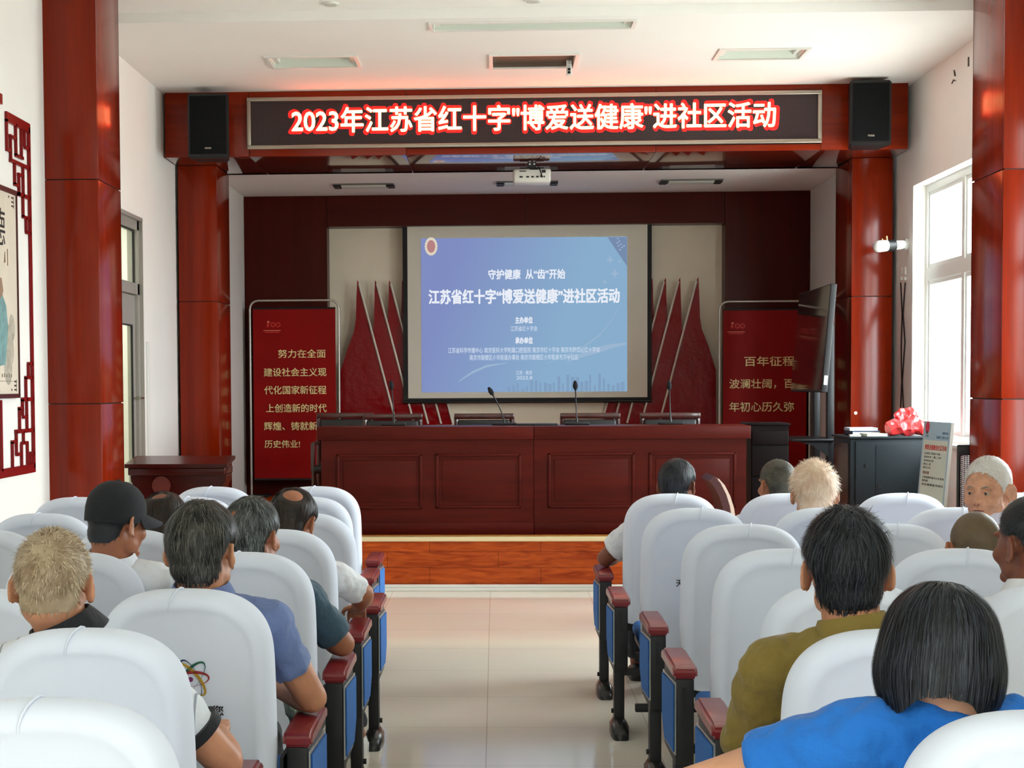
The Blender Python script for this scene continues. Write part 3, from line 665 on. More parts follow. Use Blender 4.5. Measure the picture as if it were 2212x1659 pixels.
# ------------------------------------------------------------------ conference desks
def desk(x0, x1, ov0, ov1, panels, label):
    t = thing('conference_desk', label, 'desk', ((x0 + x1) / 2, 12.9, SZ), 'dark red desks on the stage'); y = 12.728
    b = MB(); b.box(x0, x1, y + .012, y + .035, SZ + .09, 1.165); b.box(x0, x0 + .025, y + .035, 13.25, SZ + .09, 1.165); b.box(x1 - .025, x1, y + .035, 13.25, SZ + .09, 1.165); obj('carcass', b, M_desk, t)
    b = MB(); b.box(x0 - ov0, x1 + ov1, y - .014, 13.27, 1.163, 1.264, .004); obj('desk_top', b, M_desk, t)
    b = MB(); b.box(x0, x1, y - .004, 13.25, SZ, SZ + .092, .003); obj('plinth', b, M_desk, t)
    for a, c, e, g in panels:
        b = MB(); m = .02
        for q in ((a, c, g - m, g), (a, c, e, e + m)): b.box(q[0], q[1], y - .004, y + .013, q[2], q[3], .005)
        for q in ((a, a + m), (c - m, c)): b.box(q[0], q[1], y - .004, y + .013, e, g, .005)
        obj('moulding', b, M_desk, t)
        b = MB(); b.box(a + .05, c - .05, y + .006, y + .013, e + .05, g - .05, .003); obj('raised_panel', b, M_desk, t)
desk(-1.375, .298, .034, 0, [(-1.253, -.579, .618, 1.05), (-.471, .201, .622, 1.052)], 'left half of the dark red panelled conference desk, in front of the screen')
desk(.302, 1.957, 0, .03, [(.412, 1.088, .624, 1.057), (1.2, 1.877, .624, 1.057)], 'right half of the dark red panelled conference desk, nearer the television')
def mic(x, tx, tz, label, y=13.2, curve=.02):
    t = thing('gooseneck_microphone', label, 'microphone', (x, y, 1.264), 'microphones on the desk')
    b = MB(); b.box(x - .1, x + .1, y - .06, y + .06, 1.264, 1.284, .006); obj('base', b, M_black, t)
    b = MB(); h = tz - .04 - 1.284; pts = [(x, y, 1.28)] + [(x + (tx - x) * (u ** 1.5), y + .02 * math.sin(PI * u), 1.284 + h * u) for u in (.1, .25, .4, .55, .7, .85, 1)]
    b.tube(pts, [.011, .009, .005, .005, .005, .005, .005, .006], 10); obj('gooseneck', b, M_black, t)
    d = (Vector(pts[-1]) - Vector(pts[-2])).normalized(); p = Vector(pts[-1])
    b = MB(); b.tube([p, p + d * .015, p + d * .04, p + d * .062], [.009, .019, .02, .013], 14, 'round'); obj('windscreen', b, mat('foam', (10, 10, 18), .9), t)
mic(.07, -.02, 1.55, 'gooseneck microphone leaning left before the middle of the slide')
mic(.66, .65, 1.59, 'upright gooseneck microphone before the right part of the slide')
mic(-.83, -.845, 1.60, 'gooseneck microphone before the left red flags', y=13.22)
mic(1.42, 1.41, 1.585, 'gooseneck microphone before the right red flags', y=13.22)
t = thing('document_folder', 'thin black folder lying on the desk between the two middle microphones', 'folder', (.33, 13.15, 1.264))
b = MB(); b.box(.17, .5, 13.0, 13.24, 1.264, 1.277, .003); obj('cover', b, M_black, t)

# chairs behind the desk
M_dwood = wood('dark_chair_wood', (48, 12, 8), (76, 24, 16), 'Z', .3, .5, 12, .1)
M_leather = mat('black_leather', (22, 22, 24), .45, bump=.1, bscale=90)
def stage_chair(x, y, label):
    t = thing('conference_chair', label, 'chair', (x, y, SZ), 'wooden chairs behind the desk'); w = .258; zt = 1.345
    b = MB()
    b.box(x - w, x + w, y - .02, y + .025, zt - .05, zt, .008)
    for s in (-1, 1): b.tube([(x + s * (w - .02), y + .01, zt - .02), (x + s * (w - .02), y - .0, SZ + .45), (x + s * (w - .02), y + .09, SZ)], [.022, .024, .02], 8)
    obj('back_frame', b, M_dwood, t)
    b = MB(); b.box(x - w + .035, x + w - .035, y - .03, y + .015, SZ + .5, zt - .055, .02); obj('back_cushion', b, M_leather, t)
    b = MB(); b.box(x - w + .01, x + w - .01, y - .46, y - .01, SZ + .40, SZ + .47, .025); obj('seat', b, M_leather, t)
    for s in (-1, 1):
        b = MB(); b.tube([(x + s * (w - .02), y - .44, SZ), (x + s * (w - .02), y - .43, SZ + .42)], [.018, .024], 8); obj('leg', b, M_dwood, t)
        b = MB(); b.tube([(x + s * (w - .01), y, SZ + .66), (x + s * (w - .01), y - .4, SZ + .66), (x + s * (w - .01), y - .43, SZ + .42)], .02, 8); obj('armrest', b, M_dwood, t)
for x, y, lab in ((-1.36, 14.62, 'dark wooden conference chair at the far left, partly behind its neighbour'), (-.887, 14.0, 'dark wooden conference chair behind the left end of the desk'), (-.097, 14.0, 'dark wooden conference chair behind the desk, below the left of the slide'),
                  (.816, 14.0, 'dark wooden conference chair behind the desk, below the right of the slide'), (1.5, 14.0, 'dark wooden conference chair behind the right end of the desk')):
    stage_chair(x, y, lab)

# dark cabinet right of the desk
t = thing('side_cabinet', 'near-black wooden cabinet standing right of the desk on the stage', 'cabinet', (2.2, 13.3, SZ)); M_dark = wood('near_black_wood', (16, 10, 11), (24, 16, 16), 'X', .5, 0, 9, .06, .1)
b = MB(); b.box(2.05, 2.35, 13.1, 13.55, SZ, 1.255); obj('body', b, M_dark, t)
b = MB(); b.box(2.035, 2.36, 13.085, 13.56, 1.255, 1.272, .004); obj('top', b, M_dark, t)
for z0, z1 in ((1.1, 1.21), (.85, 1.09), (SZ + .05, .84)):
    b = MB(); b.box(2.055, 2.345, 13.088, 13.1, z0, z1, .003); obj('drawer', b, M_dark, t)

# lectern on the floor, left of the stage
t = thing('lectern', 'dark red wooden lectern with stepped top in front of the left stage column', 'lectern', (-2.38, 12.05, 0))
M_lect = wood('lectern_mahogany', (48, 9, 6), (66, 15, 9), 'X', .22, 0, 9, .08, .25)
b = MB(); b.box(-2.71, -2.055, 12.05, 12.36, .05, .93); obj('body', b, M_lect, t)
b = MB(); b.prism([(11.98, .985), (12.38, 1.035), (12.38, 1.06), (11.98, 1.015)], 'X', -2.77, -2.0); obj('reading_top', b, M_lect, t)
b = MB(); b.box(-2.75, -2.02, 12.0, 12.37, .93, .985, .008); b.prism([(-2.055, .80), (-2.055, .93), (-2.02, .93), (-2.025, .88), (-2.045, .85)], 'Y', 12.06, 12.34); b.prism([(-2.71, .80), (-2.71, .93), (-2.745, .93), (-2.74, .88), (-2.72, .85)], 'Y', 12.06, 12.34); obj('cornice', b, M_lect, t)
b = MB(); b.cyl((-2.508, 12.047, .95 - .10), .07, .01, 'Y', 32); obj('round_emblem', b, mat('lectern_emblem', (92, 26, 16), .4), t)
b = MB(); b.box(-2.73, -2.035, 12.03, 12.38, 0, .06, .005); obj('plinth', b, M_lect, t)

# wooden chair on the floor before the desk
t = thing('wooden_armchair', 'dark red leather chair standing sideways between the seats and the desk', 'chair', (1.66, 11.35, 0))
def sweep(pts, w, th):
    rings = []
    for i, (x, z) in enumerate(pts):
        a = Vector(pts[min(i + 1, len(pts) - 1)]) - Vector(pts[max(i - 1, 0)]); a.normalize(); n = Vector((a.y, -a.x))
        rings.append([(x - n.x * th / 2, 11.35 - w / 2, z - n.y * th / 2), (x + n.x * th / 2, 11.35 - w / 2, z + n.y * th / 2), (x + n.x * th / 2, 11.35 + w / 2, z + n.y * th / 2), (x - n.x * th / 2, 11.35 + w / 2, z - n.y * th / 2)])
    return rings
cv = [(1.475, .945), (1.515, .90), (1.55, .83), (1.575, .75), (1.59, .65), (1.595, .5)]
b = MB(); b.grid(sweep(cv, .44, .05)); obj('backrest', b, mat('brown_leather', (64, 22, 22), .4), t)
b = MB(); b.grid(sweep([(x + .04, z - .01) for x, z in cv], .43, .026)); obj('back_piping', b, mat('pale_edge', (205, 180, 165), .4), t)
b = MB(); b.box(1.56, 2.0, 11.13, 11.57, .41, .49, .025); obj('seat', b, mat('brown_leather', (64, 22, 22), .4), t)
for x in (1.60, 1.96):
    for y in (11.16, 11.54):
        b = MB(); b.tube([(x, y, 0), (x, y, .42)], [.016, .022], 8); obj('leg', b, M_dwood, t)

# television on a wheeled stand at the right of the stage
t = thing('television_stand', 'large black television turned sideways on a black wheeled stand', 'television', (2.9, 14.7, SZ))
RT = Matrix.Translation((2.85, 14.8, 1.975)) @ Matrix.Rotation(math.radians(-1.0), 4, 'Z') @ Matrix.Rotation(math.radians(4.8), 4, 'Y')
b = MB(); b.box(-.012, .04, -.8, .8, -.465, .465, .008, RT); tv = obj('television', b, mat('tv_case', (20, 21, 24), .55), t)
b = MB(); b.box(-.0135, -.011, -.785, .785, -.445, .455, 0, RT); obj('screen', b, mat('tv_screen', (8, 8, 10), .08, coat=.5), tv)
b = MB(); b.box(.0, .03, -.806, -.8, -.40, -.32, .001, RT); obj('sticker', b, M_white, tv)
b = MB(); b.box(.04, .075, -.3, .3, -.3, .3, .01, RT); obj('mount_plate', b, M_blackm, t)
b = MB()
for y in (14.5, 15.1): b.box(2.93, 2.99, y - .035, y + .035, SZ + .08, 2.1, .006)
obj('upright', b, M_blackm, t)
b = MB(); b.box(2.62, 3.0, 14.42, 15.2, 1.075, 1.1, .006); b.prism([(2.94, 1.076), (2.66, 1.076), (2.8, 1.04), (2.94, .94)], 'Y', 14.45, 14.47); obj('shelf', b, M_blackm, t)
b = MB(); b.box(2.6, 3.15, 14.44, 14.56, SZ + .05, SZ + .1, .006); b.box(2.6, 3.15, 15.04, 15.16, SZ + .05, SZ + .1, .006); obj('base', b, M_blackm, t)
for x in (2.64, 3.1):
    for y in (14.5, 15.1):
        b = MB(); b.cyl((x, y, SZ + .027), .027, .03, 'X', 16); obj('castor', b, M_black, t)

# black equipment cabinet by the window
t = thing('equipment_cabinet', 'black metal equipment cabinet under the right window, red bag on top', 'cabinet', (3.2, 13.5, SZ)); M_cab = mat('charcoal_metal', (22, 31, 36), .5, spec=.25)
b = MB(); b.box(2.86, 3.54, 13.2, 13.85, SZ, 1.14, .004); obj('body', b, M_cab, t)
b = MB(); b.box(2.845, 3.55, 13.18, 13.87, 1.14, 1.158, .004); obj('top', b, M_cab, t)
b = MB(); b.box(2.90, 3.53, 13.188, 13.2, SZ + .03, 1.12, .003); dd = obj('door', b, M_cab, t)
b = MB(); b.box(3.06, 3.515, 13.184, 13.188, SZ + .05, 1.09, .002); obj('door_panel', b, M_cab, dd)
b = MB(); b.cyl((2.985, 13.182, .93), .012, .012, 'Y', 12); b.cyl((3.09, 13.18, .76), .016, .012, 'Y', 12); obj('lock', b, M_black, dd)
b = MB(); b.box(2.852, 2.86, 13.26, 13.80, SZ + .04, 1.10, .002); obj('side_panel', b, mat('cabinet_side', (58, 42, 44), .25), t)

# things on top of the cabinet
def book(x0, x1, y0, y1, z, h, rgb, label, rz=0):
    c = Vector(((x0 + x1) / 2, (y0 + y1) / 2, z)); M = Matrix.Translation(c) @ Matrix.Rotation(math.radians(rz), 4, 'Z') @ Matrix.Translation(-c)
    t = thing('paper_folder', label, 'folder', c)
    b = MB(); b.box(x0, x1, y0, y1, z, z + h * .25, .001, M); b.box(x0, x1, y0, y1, z + h * .8, z + h, .001, M); b.box(x0, x0 + .006, y0, y1, z, z + h, .001, M); obj('cover', b, mat('folder_cover_%d_%d_%d' % rgb, rgb, .4), t)
    b = MB(); b.box(x0 + .007, x1 - .004, y0 + .004, y1 - .004, z + h * .25, z + h * .8, 0, M); obj('pages', b, M_white, t)
book(2.99, 3.16, 13.23, 13.44, 1.158, .022, (176, 180, 160), 'pale folder flat on the black cabinet, lowest of its pile', 4)
book(2.87, 2.96, 13.22, 13.36, 1.158, .013, (200, 200, 190), 'small pale booklet at the left front corner of the black cabinet', -8)
book(2.93, 3.16, 13.47, 13.75, 1.158, .038, (28, 40, 70), 'thick dark blue folder lying behind the pale one on the cabinet', 1)
book(2.92, 3.15, 13.48, 13.74, 1.196, .024, (196, 206, 226), 'pale blue folder on top of the dark blue one', -2)
def lump(name, blobs, m, parent, amp, sc, seed, res=.014, jag=.5):
    b = MB()
    for c, r in blobs: b.ell(c, r, u=24, v=16)
    bm = b.bm; clean(bm)
    me = bpy.data.meshes.new('t'); bm.to_mesh(me); bm.free(); o = bpy.data.objects.new('t', me); COL.objects.link(o)
    rm = o.modifiers.new('r', 'REMESH'); rm.mode = 'VOXEL'; rm.voxel_size = res
    tx = bpy.data.textures.new('crumple', 'VORONOI'); tx.noise_scale = sc; tx.distance_metric = 'DISTANCE'
    d = o.modifiers.new('d', 'DISPLACE'); d.texture = tx; d.strength = amp; d.mid_level = jag
    dc = o.modifiers.new('c', 'DECIMATE'); dc.ratio = .16
    dg = bpy.context.evaluated_depsgraph_get(); m2 = bpy.data.meshes.new_from_object(o.evaluated_get(dg)); m2.materials.clear()
    bpy.data.objects.remove(o); bpy.data.meshes.remove(me); bpy.data.textures.remove(tx)
    m2.transform(Matrix.Translation(-wloc(parent)))
    m2.name = name
    for p in m2.polygons: p.use_smooth = False
    return link_mesh(name, m2, m, parent)
M_bag = mat('red_plastic_film', (232, 66, 68), .28, coat=.4, trans=.0, sss=.2, bump=.25, bscale=30)
t = thing('plastic_bag', 'crumpled red plastic bag lying on the black cabinet by the window', 'bag', (3.36, 13.35, 1.158))
lump('bag_body', [((3.27, 13.34, 1.238), (.085, .09, .062)), ((3.36, 13.35, 1.245), (.12, .09, .066)), ((3.46, 13.36, 1.23), (.09, .08, .05)), ((3.47, 13.33, 1.265), (.05, .05, .04))], M_bag, t, .075, .085, 1)
lump('bag_knot', [((3.35, 13.37, 1.315), (.085, .05, .06)), ((3.38, 13.36, 1.345), (.05, .04, .04)), ((3.30, 13.36, 1.31), (.05, .04, .045))], M_bag, t, .06, .06, 2, .01)
t = thing('tissue_bag', 'small crumpled white bag standing behind the red bag', 'bag', (3.46, 13.62, 1.158))
lump('bag_body', [((3.46, 13.62, 1.24), (.06, .05, .08)), ((3.49, 13.62, 1.32), (.04, .03, .05))], mat('white_film', (226, 228, 230), .4), t, .04, .07, 3, .012)

# information board on the floor before the cabinet
t = thing('information_board', 'tall pale blue information board with red round emblem, leaning before the black cabinet', 'board', (3.33, 12.15, 0))
bx = Vector((3.335, 11.9, 0)) - Vector((3.27, 12.4, 0)); bw = bx.length; bx.normalize()
nb = Vector((bx.y, -bx.x, 0))                     # facing left and to the seats
lean = math.radians(5)
up = (Vector((0, 0, 1)) * math.cos(lean) - nb * math.sin(lean)); nn = bx.cross(up)
ORG = Vector((3.135, 12.42, .0)) 
BM = Matrix(((bx.x, -nn.x, up.x, ORG.x), (bx.y, -nn.y, up.y, ORG.y), (bx.z, -nn.z, up.z, ORG.z), (0, 0, 0, 1)))   # local x along the board, -y to the reader, z up
if (BM.to_3x3() @ Vector((0, -1, 0))).x > 0: BM = BM @ Matrix.Diagonal((1, -1, 1, 1))
hb = 1.305
def bbox(x0, x1, z0, z1, d, name, m, parent, e=.001):
    b = MB(); b.box(x0, x1, -d - e, -d, z0, z1, 0, BM); return obj(name, b, m, parent)
b = MB(); b.box(0, bw, 0, .02, 0, hb, .001, BM); bd = obj('board', b, mat('board_blue', (150, 176, 192), .4), t)
b = MB(); b.box(bw - .0, bw + .004, -.001, .021, 0, hb, 0, BM); obj('white_edge', b, M_white, bd)
bbox(.03, bw - .03, .3, 1.165, .0, 'text_field', mat('board_paper', (186, 196, 188), .5), bd)
M_ink = mat('dark_ink', (60, 66, 66), .6); M_rink = mat('red_ink', (176, 70, 64), .6); M_bink = mat('blue_ink', (84, 124, 156), .6)
b = MB(); b.ell((.075, -.001, 1.258), (.038, .0012, .046), u=24); b.bm.transform(BM); obj('emblem', b, mat('emblem_red', (196, 40, 66), .5), bd)
b = MB(); b.ell((.075, -.0025, 1.222), (.016, .0012, .012), u=16); b.bm.transform(BM); obj('emblem_foot', b, M_ink, bd)
def btext(txt, x0, x1, zc, h, m, bold=.02): text(txt, 'board_text', m, bd, x0, x1, zc - h / 2, zc + h / 2, -.0014, bold=bold, depth=0, M=BM)
btext('社区', .05, .11, 1.195, .016, M_bink); btext('健康讲座', .36, .47, 1.222, .018, M_bink); btext('健康 口腔义诊', .26, .48, 1.19, .02, M_bink)
btext('博爱送健康进社区活动', .06, .46, 1.112, .038, M_rink, .04)
for tx, x1, z in (('主办单位 江苏省红十字会', .36, 1.065), ('活动时间 二零二三年', .38, 1.038), ('活动地点社区', .25, 1.011), ('参加人员', .2, .984), ('报名方式', .2, .958)): btext(tx, .06, x1, z, .017, M_ink, .03)
btext('活动内容', .06, .18, .92, .022, mat('brown_ink', (110, 70, 64), .6), .05)
for tx, x1, z in (('口腔健康讲座与义诊咨询', .46, .886), ('居民免费', .17, .86), ('发放健康宣传资料', .46, .832)): btext(tx, .06, x1, z, .017, M_ink, .03)
b = MB(); b.tube([BM @ Vector((bw / 2, .02, 1.0)), BM @ Vector((bw / 2, .02, 1.0)) - nb * .0 + Vector((.16, .03, -.99))], .01, 8); obj('back_strut', b, M_grey, t)

# mesh chair by the right column
t = thing('office_chair', 'black office chair with mesh back beside the right column', 'chair', (3.37, 11.5, 0))
ya = 11.27; xa, xb = 3.17, 3.57; xm = (xa + xb) / 2
b = MB(); b.box(xa, xb, ya, ya + .025, 1.09, 1.165, .01); b.box(xa, xa + .025, ya, ya + .025, .55, 1.1, .008); b.box(xb - .025, xb, ya, ya + .025, .55, 1.1, .008); b.box(xa, xb, ya, ya + .025, .52, .56, .008); obj('back_frame', b, M_black, t)
b = MB(); w = xb - xa - .05
for i in range(40): z = .56 + i * .0135; b.tube([(xa + .025 + w * u, ya + .012 + .03 * math.sin(PI * u), z + .012 * math.sin(u * 14)) for u in [k / 8 for k in range(9)]], .0028, 5)
for i in range(18): u = (i + .5) / 18; b.tube([(xa + .025 + w * u, ya + .012 + .03 * math.sin(PI * u), .56), (xa + .025 + w * u, ya + .012 + .03 * math.sin(PI * u), 1.095)], .0022, 5)
obj('mesh_back', b, mat('grey_mesh', (70, 76, 74), .5), t)
b = MB(); b.box(xa, xb, ya + .05, ya + .46, .44, .52, .03); obj('seat', b, mat('black_cloth', (18, 18, 20), .8), t)
b = MB(); b.cyl((xm, ya + .26, .28), .028, .36, 'Z', 16)
for k in range(5): a = 2 * PI * k / 5 + .3; b.tube([(xm, ya + .26, .1), (xm + .2 * math.cos(a), ya + .26 + .2 * math.sin(a), .065)], [.024, .016], 8)
obj('base', b, M_black, t)
for k in range(5):
    a = 2 * PI * k / 5 + .3; b = MB(); b.cyl((xm + .2 * math.cos(a), ya + .26 + .2 * math.sin(a), .025), .025, .03, 'X', 14); obj('castor', b, M_black, t)
b = MB(); b.box(xm - .01, xm + .01, ya + .025, ya + .1, .42, .6, .004); obj('back_bracket', b, M_black, t)

# security camera, cables, wall marks
t = thing('security_camera', 'white security camera with black lens hood on the wall beside the right window', 'camera', (3.55, 14.45, 2.72))
b = MB(); b.tube([(3.56, 14.4, 2.795), (3.46, 14.36, 2.785)], .04, 20, 'round'); obj('body', b, mat('camera_white', (196, 196, 190), .5), t)
b = MB(); b.tube([(3.40, 14.335, 2.782), (3.335, 14.31, 2.775)], [.05, .052], 20, 'round'); obj('housing', b, mat('camera_white', (196, 196, 190), .5), t)
b = MB(); b.tube([(3.48, 14.365, 2.787), (3.41, 14.34, 2.783)], .052, 20); obj('lens_hood', b, M_black, t)
b = MB(); b.cyl((3.60, 14.42, 2.80), .05, .04, 'X', 20); b.tube([(3.59, 14.42, 2.80), (3.55, 14.4, 2.795)], .025, 10); obj('wall_mount', b, mat('camera_white', (196, 196, 190), .5), t)
b = MB(); b.tube([(3.41, 14.33, 2.83), (3.405, 14.33, 2.865)], .008, 8); b.tube([(3.37, 14.32, 2.82), (3.365, 14.32, 2.84)], .006, 8); obj('antenna', b, mat('brass', (190, 160, 90), .3, .8), t)
def cable(pts, label):
    b = MB(); P = [Vector(p) for p in pts]; Q = []
    for i in range(len(P) - 1):
        for k in range(6): Q.append(P[i].lerp(P[i + 1], k / 6))
    Q.append(P[-1]); b.tube(Q, .006, 6); tag(obj('cable', b, M_black), label, 'cable', 'cables beside the right window')
cable([(3.611, 14.66, 2.48), (3.611, 14.6, 2.2), (3.612, 14.63, 1.9), (3.612, 14.6, 1.6), (3.611, 14.64, 1.3), (3.6, 14.6, 1.17)], 'black cable hanging on the wall, left of its pair by the right window')
cable([(3.611, 14.5, 2.47), (3.611, 14.57, 2.2), (3.612, 14.5, 1.95), (3.611, 14.58, 1.6), (3.612, 14.52, 1.3), (3.6, 14.56, 1.17)], 'black cable hanging on the wall, right of its pair by the right window')
for y, z, lab in ((14.63, 2.5, 'small white cable clip at the head of the left cable'), (14.5, 2.49, 'small white cable clip at the head of the right cable')):
    b = MB(); b.box(3.598, 3.62, y - .02, y + .02, z, z + .03, .003); b.box(3.605, 3.62, y - .012, y + .012, z + .05, z + .12, .003); tag(obj('cable_clip', b, M_white), lab, 'clip')
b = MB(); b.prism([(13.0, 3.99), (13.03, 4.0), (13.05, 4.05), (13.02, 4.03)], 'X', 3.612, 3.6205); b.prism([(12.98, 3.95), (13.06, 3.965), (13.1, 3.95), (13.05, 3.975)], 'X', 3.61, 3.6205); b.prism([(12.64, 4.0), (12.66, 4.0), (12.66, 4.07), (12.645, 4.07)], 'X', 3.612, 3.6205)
obj('paint_flake', b, mat('dark_flaked_paint', (84, 74, 66), .8), wr)  # dark flakes of peeling wall paint
b = MB(); b.cyl((3.257, 14.825, 1.318), .014, .012, 'Y', 20); obj('knob', b, mat('pale_brass', (222, 206, 160), .3, .4), COLR)
b = MB(); b.box(XL, XL + .02, 13.5, 13.545, 0, 1.97, .004); tag(obj('cable_trunking', b, M_white), 'white vertical cable trunking on the left wall beside the door', 'trunking')

# lattice decoration and scroll on the left wall
t = thing('lattice_frame', 'dark red stepped wooden lattice frame on the left wall near the column', 'wall decoration', (XL, 9.6, 1.06)); M_lat = mat('red_lacquer', (124, 8, 10), .35, spec=.25)
b = MB(); xa, xb = XL + .001, XL + .016; wv = .022
def V(y, z0, z1, w=.02): b.box(xa, xb, y - w / 2, y + w / 2, z0, z1)
def Hh(y0, y1, z, w=.02): b.box(xa, xb, y0, y1, z - w / 2, z + w / 2)
V(10.12, 1.085, 3.22, .034); Hh(9.65, 10.137, 3.215, .06); V(9.66, 3.03, 3.2); Hh(9.65, 9.74, 3.02, .022); Hh(9.72, 9.85, 3.11); V(9.735, 2.97, 3.11); V(9.845, 3.01, 3.2); Hh(9.835, 9.99, 3.01); V(9.96, 3.01, 3.19); V(10.03, 3.09, 3.19); Hh(10.03, 10.12, 3.085)
Hh(9.72, 10.12, 2.965, .024); V(9.81, 2.83, 2.96); Hh(9.80, 9.89, 2.83); V(9.895, 2.77, 2.89); Hh(9.88, 9.99, 2.90); V(9.985, 2.78, 2.96); Hh(9.885, 10.12, 2.78, .024); V(9.975, 2.65, 2.78); Hh(9.965, 10.12, 2.65); V(10.035, 2.56, 2.65); Hh(10.03, 10.12, 2.56)
Hh(10.03, 10.12, 1.742); V(10.035, 1.66, 1.742); Hh(9.965, 10.12, 1.655); V(9.975, 1.52, 1.655); Hh(9.885, 10.12, 1.52, .024); V(9.985, 1.33, 1.52); V(9.895, 1.42, 1.52); Hh(9.82, 9.9, 1.465); V(9.83, 1.33, 1.465); Hh(9.9, 9.985, 1.41)
Hh(9.74, 10.12, 1.325, .024); V(9.755, 1.26, 1.325); Hh(9.66, 9.755, 1.265); V(9.67, 1.11, 1.265); V(9.755, 1.18, 1.26); Hh(9.755, 9.86, 1.185); V(9.86, 1.11, 1.25); Hh(9.86, 9.99, 1.25); V(9.905, 1.25, 1.325); V(9.985, 1.11, 1.25); Hh(10.05, 10.12, 1.18); V(10.05, 1.11, 1.18)
Hh(7.0, 10.137, 1.085, .055); Hh(7.0, 9.566, 3.30, .06); V(9.45, 1.1, 1.52, .03); V(7.02, 1.1, 3.3, .034)
obj('bars', b, M_lat, t)
t = thing('scroll_painting', 'pale framed ink painting inside the lattice on the left wall', 'painting', (XL, 9.2, 1.546))
b = MB(); b.box(xa, XL + .022, 8.55, 9.775, 1.546, 2.762); obj('canvas', b, mat('rice_paper', (214, 202, 184), .8, var=.04, vscale=5), t)
b = MB()
for q in ((8.53, 9.785, 2.755, 2.785), (8.53, 9.785, 1.53, 1.556)): b.box(xa, XL + .03, *q)
for q in ((8.53, 8.55), (9.773, 9.787)): b.box(xa, XL + .03, q[0], q[1], 1.54, 2.77)
obj('frame', b, mat('dark_red_frame', (70, 14, 12), .4), t)
RY = Matrix.Translation((XL + .0225, 0, 0)) @ Matrix.Rotation(PI / 2, 4, 'Z')
M_inkb = mat('black_brush_ink', (26, 22, 20), .7)
text('德', 'brush_writing', M_inkb, t, 9.30, 9.55, 2.43, 2.65, 0, bold=.004, depth=.0005, M=RY)
b = MB(); b.box(XL + .022, XL + .0225, 9.585, 9.6, 2.32, 2.42); b.prism([(9.52, 2.33), (9.55, 2.34), (9.545, 2.40), (9.535, 2.40)], 'X', XL + .022, XL + .0225); obj('brush_seal', b, mat('ochre_ink', (110, 78, 30), .7), t)
b = MB(); b.prism([(9.40, 1.72), (9.52, 1.73), (9.58, 1.95), (9.55, 2.08), (9.48, 2.14), (9.40, 2.1)], 'X', XL + .022, XL + .0226); obj('painted_robe', b, mat('pale_teal_ink', (112, 150, 150), .7, var=.2, vscale=14), t)
b = MB(); b.ell((XL + .022, 9.44, 2.17), (.0006, .05, .06)); b.prism([(9.38, 2.16), (9.5, 2.16), (9.47, 2.24), (9.40, 2.24)], 'X', XL + .022, XL + .0224); obj('painted_head', b, mat('warm_ink', (150, 120, 96), .7), t)
b = MB()
for y, z, r in ((9.62, 1.82, .07), (9.655, 1.95, .06), (9.57, 1.72, .08), (9.56, 1.9, .06)): b.ell((XL + .022, y, z), (.0004, r, r * 1.4))
obj('painted_rocks', b, mat('grey_wash', (172, 164, 148), .8, var=.2, vscale=20), t)
b = MB()
for s, (ya, za) in (((-1, -1), (9.755, 2.735)), ((-1, 1), (9.755, 1.58))):
    for k in range(3): z = za + s[1] * k * .025; b.box(XL + .022, XL + .0227, ya - .07, ya - .02, z - .005, z + .005); b.box(XL + .022, XL + .0227, ya - .028 - .0, ya - .02, z - .012, z + .012)
    b.box(XL + .022, XL + .0227, ya - .13, ya - .11, za - .006, za + .006)
obj('corner_pattern', b, mat('dark_line', (56, 26, 20), .7), t)
b = MB()
for k in range(5): b.box(XL + .022, XL + .0226, 9.44 + .045 * k, 9.46 + .045 * k, 1.655, 1.675 + .004 * (k % 2))
b.box(XL + .022, XL + .0226, 9.40, 9.66, 1.63, 1.633); obj('small_writing', b, mat('faded_ink', (120, 104, 86), .7), t)

# ------------------------------------------------------------------ auditorium seats
M_cover = mat('white_seat_cover', (220, 226, 240), 0.8, var=0.012, vscale=5, bump=0.1, bscale=7, sheen=0.15)
M_seam = M_cover
M_blue = mat('blue_seat_cloth', (32, 100, 172), 0.85, var=0.1, vscale=60, bump=0.15, bscale=300)
M_pad = mat('wine_red_armrest', (122, 26, 32), 0.32, coat=0.2)
M_post = mat('black_seat_frame', (13, 14, 19), 0.5)
M_rim = mat('silver_edging', (176, 178, 178), 0.3, 0.7)
M_shoe = mat('dark_cast_foot', (52, 52, 50), 0.25, 0.5)
def back_y(z): return (1.05 - z) * 0.17          # reclined back: lower parts lie further forward
def cover_outline(d, n=11):
    """rounded outline of the back seen from behind, inset by d, from lower left over the top to lower right"""
    zt = 1.05 - d; zs = 0.84; w = 0.241 - d; pts = []
    for z in (0.37, 0.40, 0.5, 0.62, 0.74): pts.append((-(w - 0.012 * max(0, (0.62 - z)) * 3), z))
    for k in range(n + 1):
        a = PI / 2 * k / n; c, s = math.cos(a), math.sin(a); e = 2 / 2.75
        pts.append((-w * abs(c) ** e, zs + (zt - zs) * abs(s) ** e))
    return pts + [(-x, z) for x, z in pts[::-1][1:]]
def cover_mesh():
    mb = MB(); rings = []
    for d, t in ((0.100, -0.061), (0.061, -0.0605), (0.0525, -0.066), (0.040, -0.0655), (0.024, -0.058), (0.010, -0.040), (0.002, -0.018), (0.0, 0.0), (0.003, 0.022), (0.014, 0.040), (0.032, 0.050), (0.06, 0.056), (0.10, 0.058)):
        rings.append([(x, back_y(z) + t + 0.006 * math.sin(x * 9) * (1 if t < 0 else 0) * 0.3, z) for x, z in cover_outline(d)])
    mb.grid(rings, closed=True); return mb
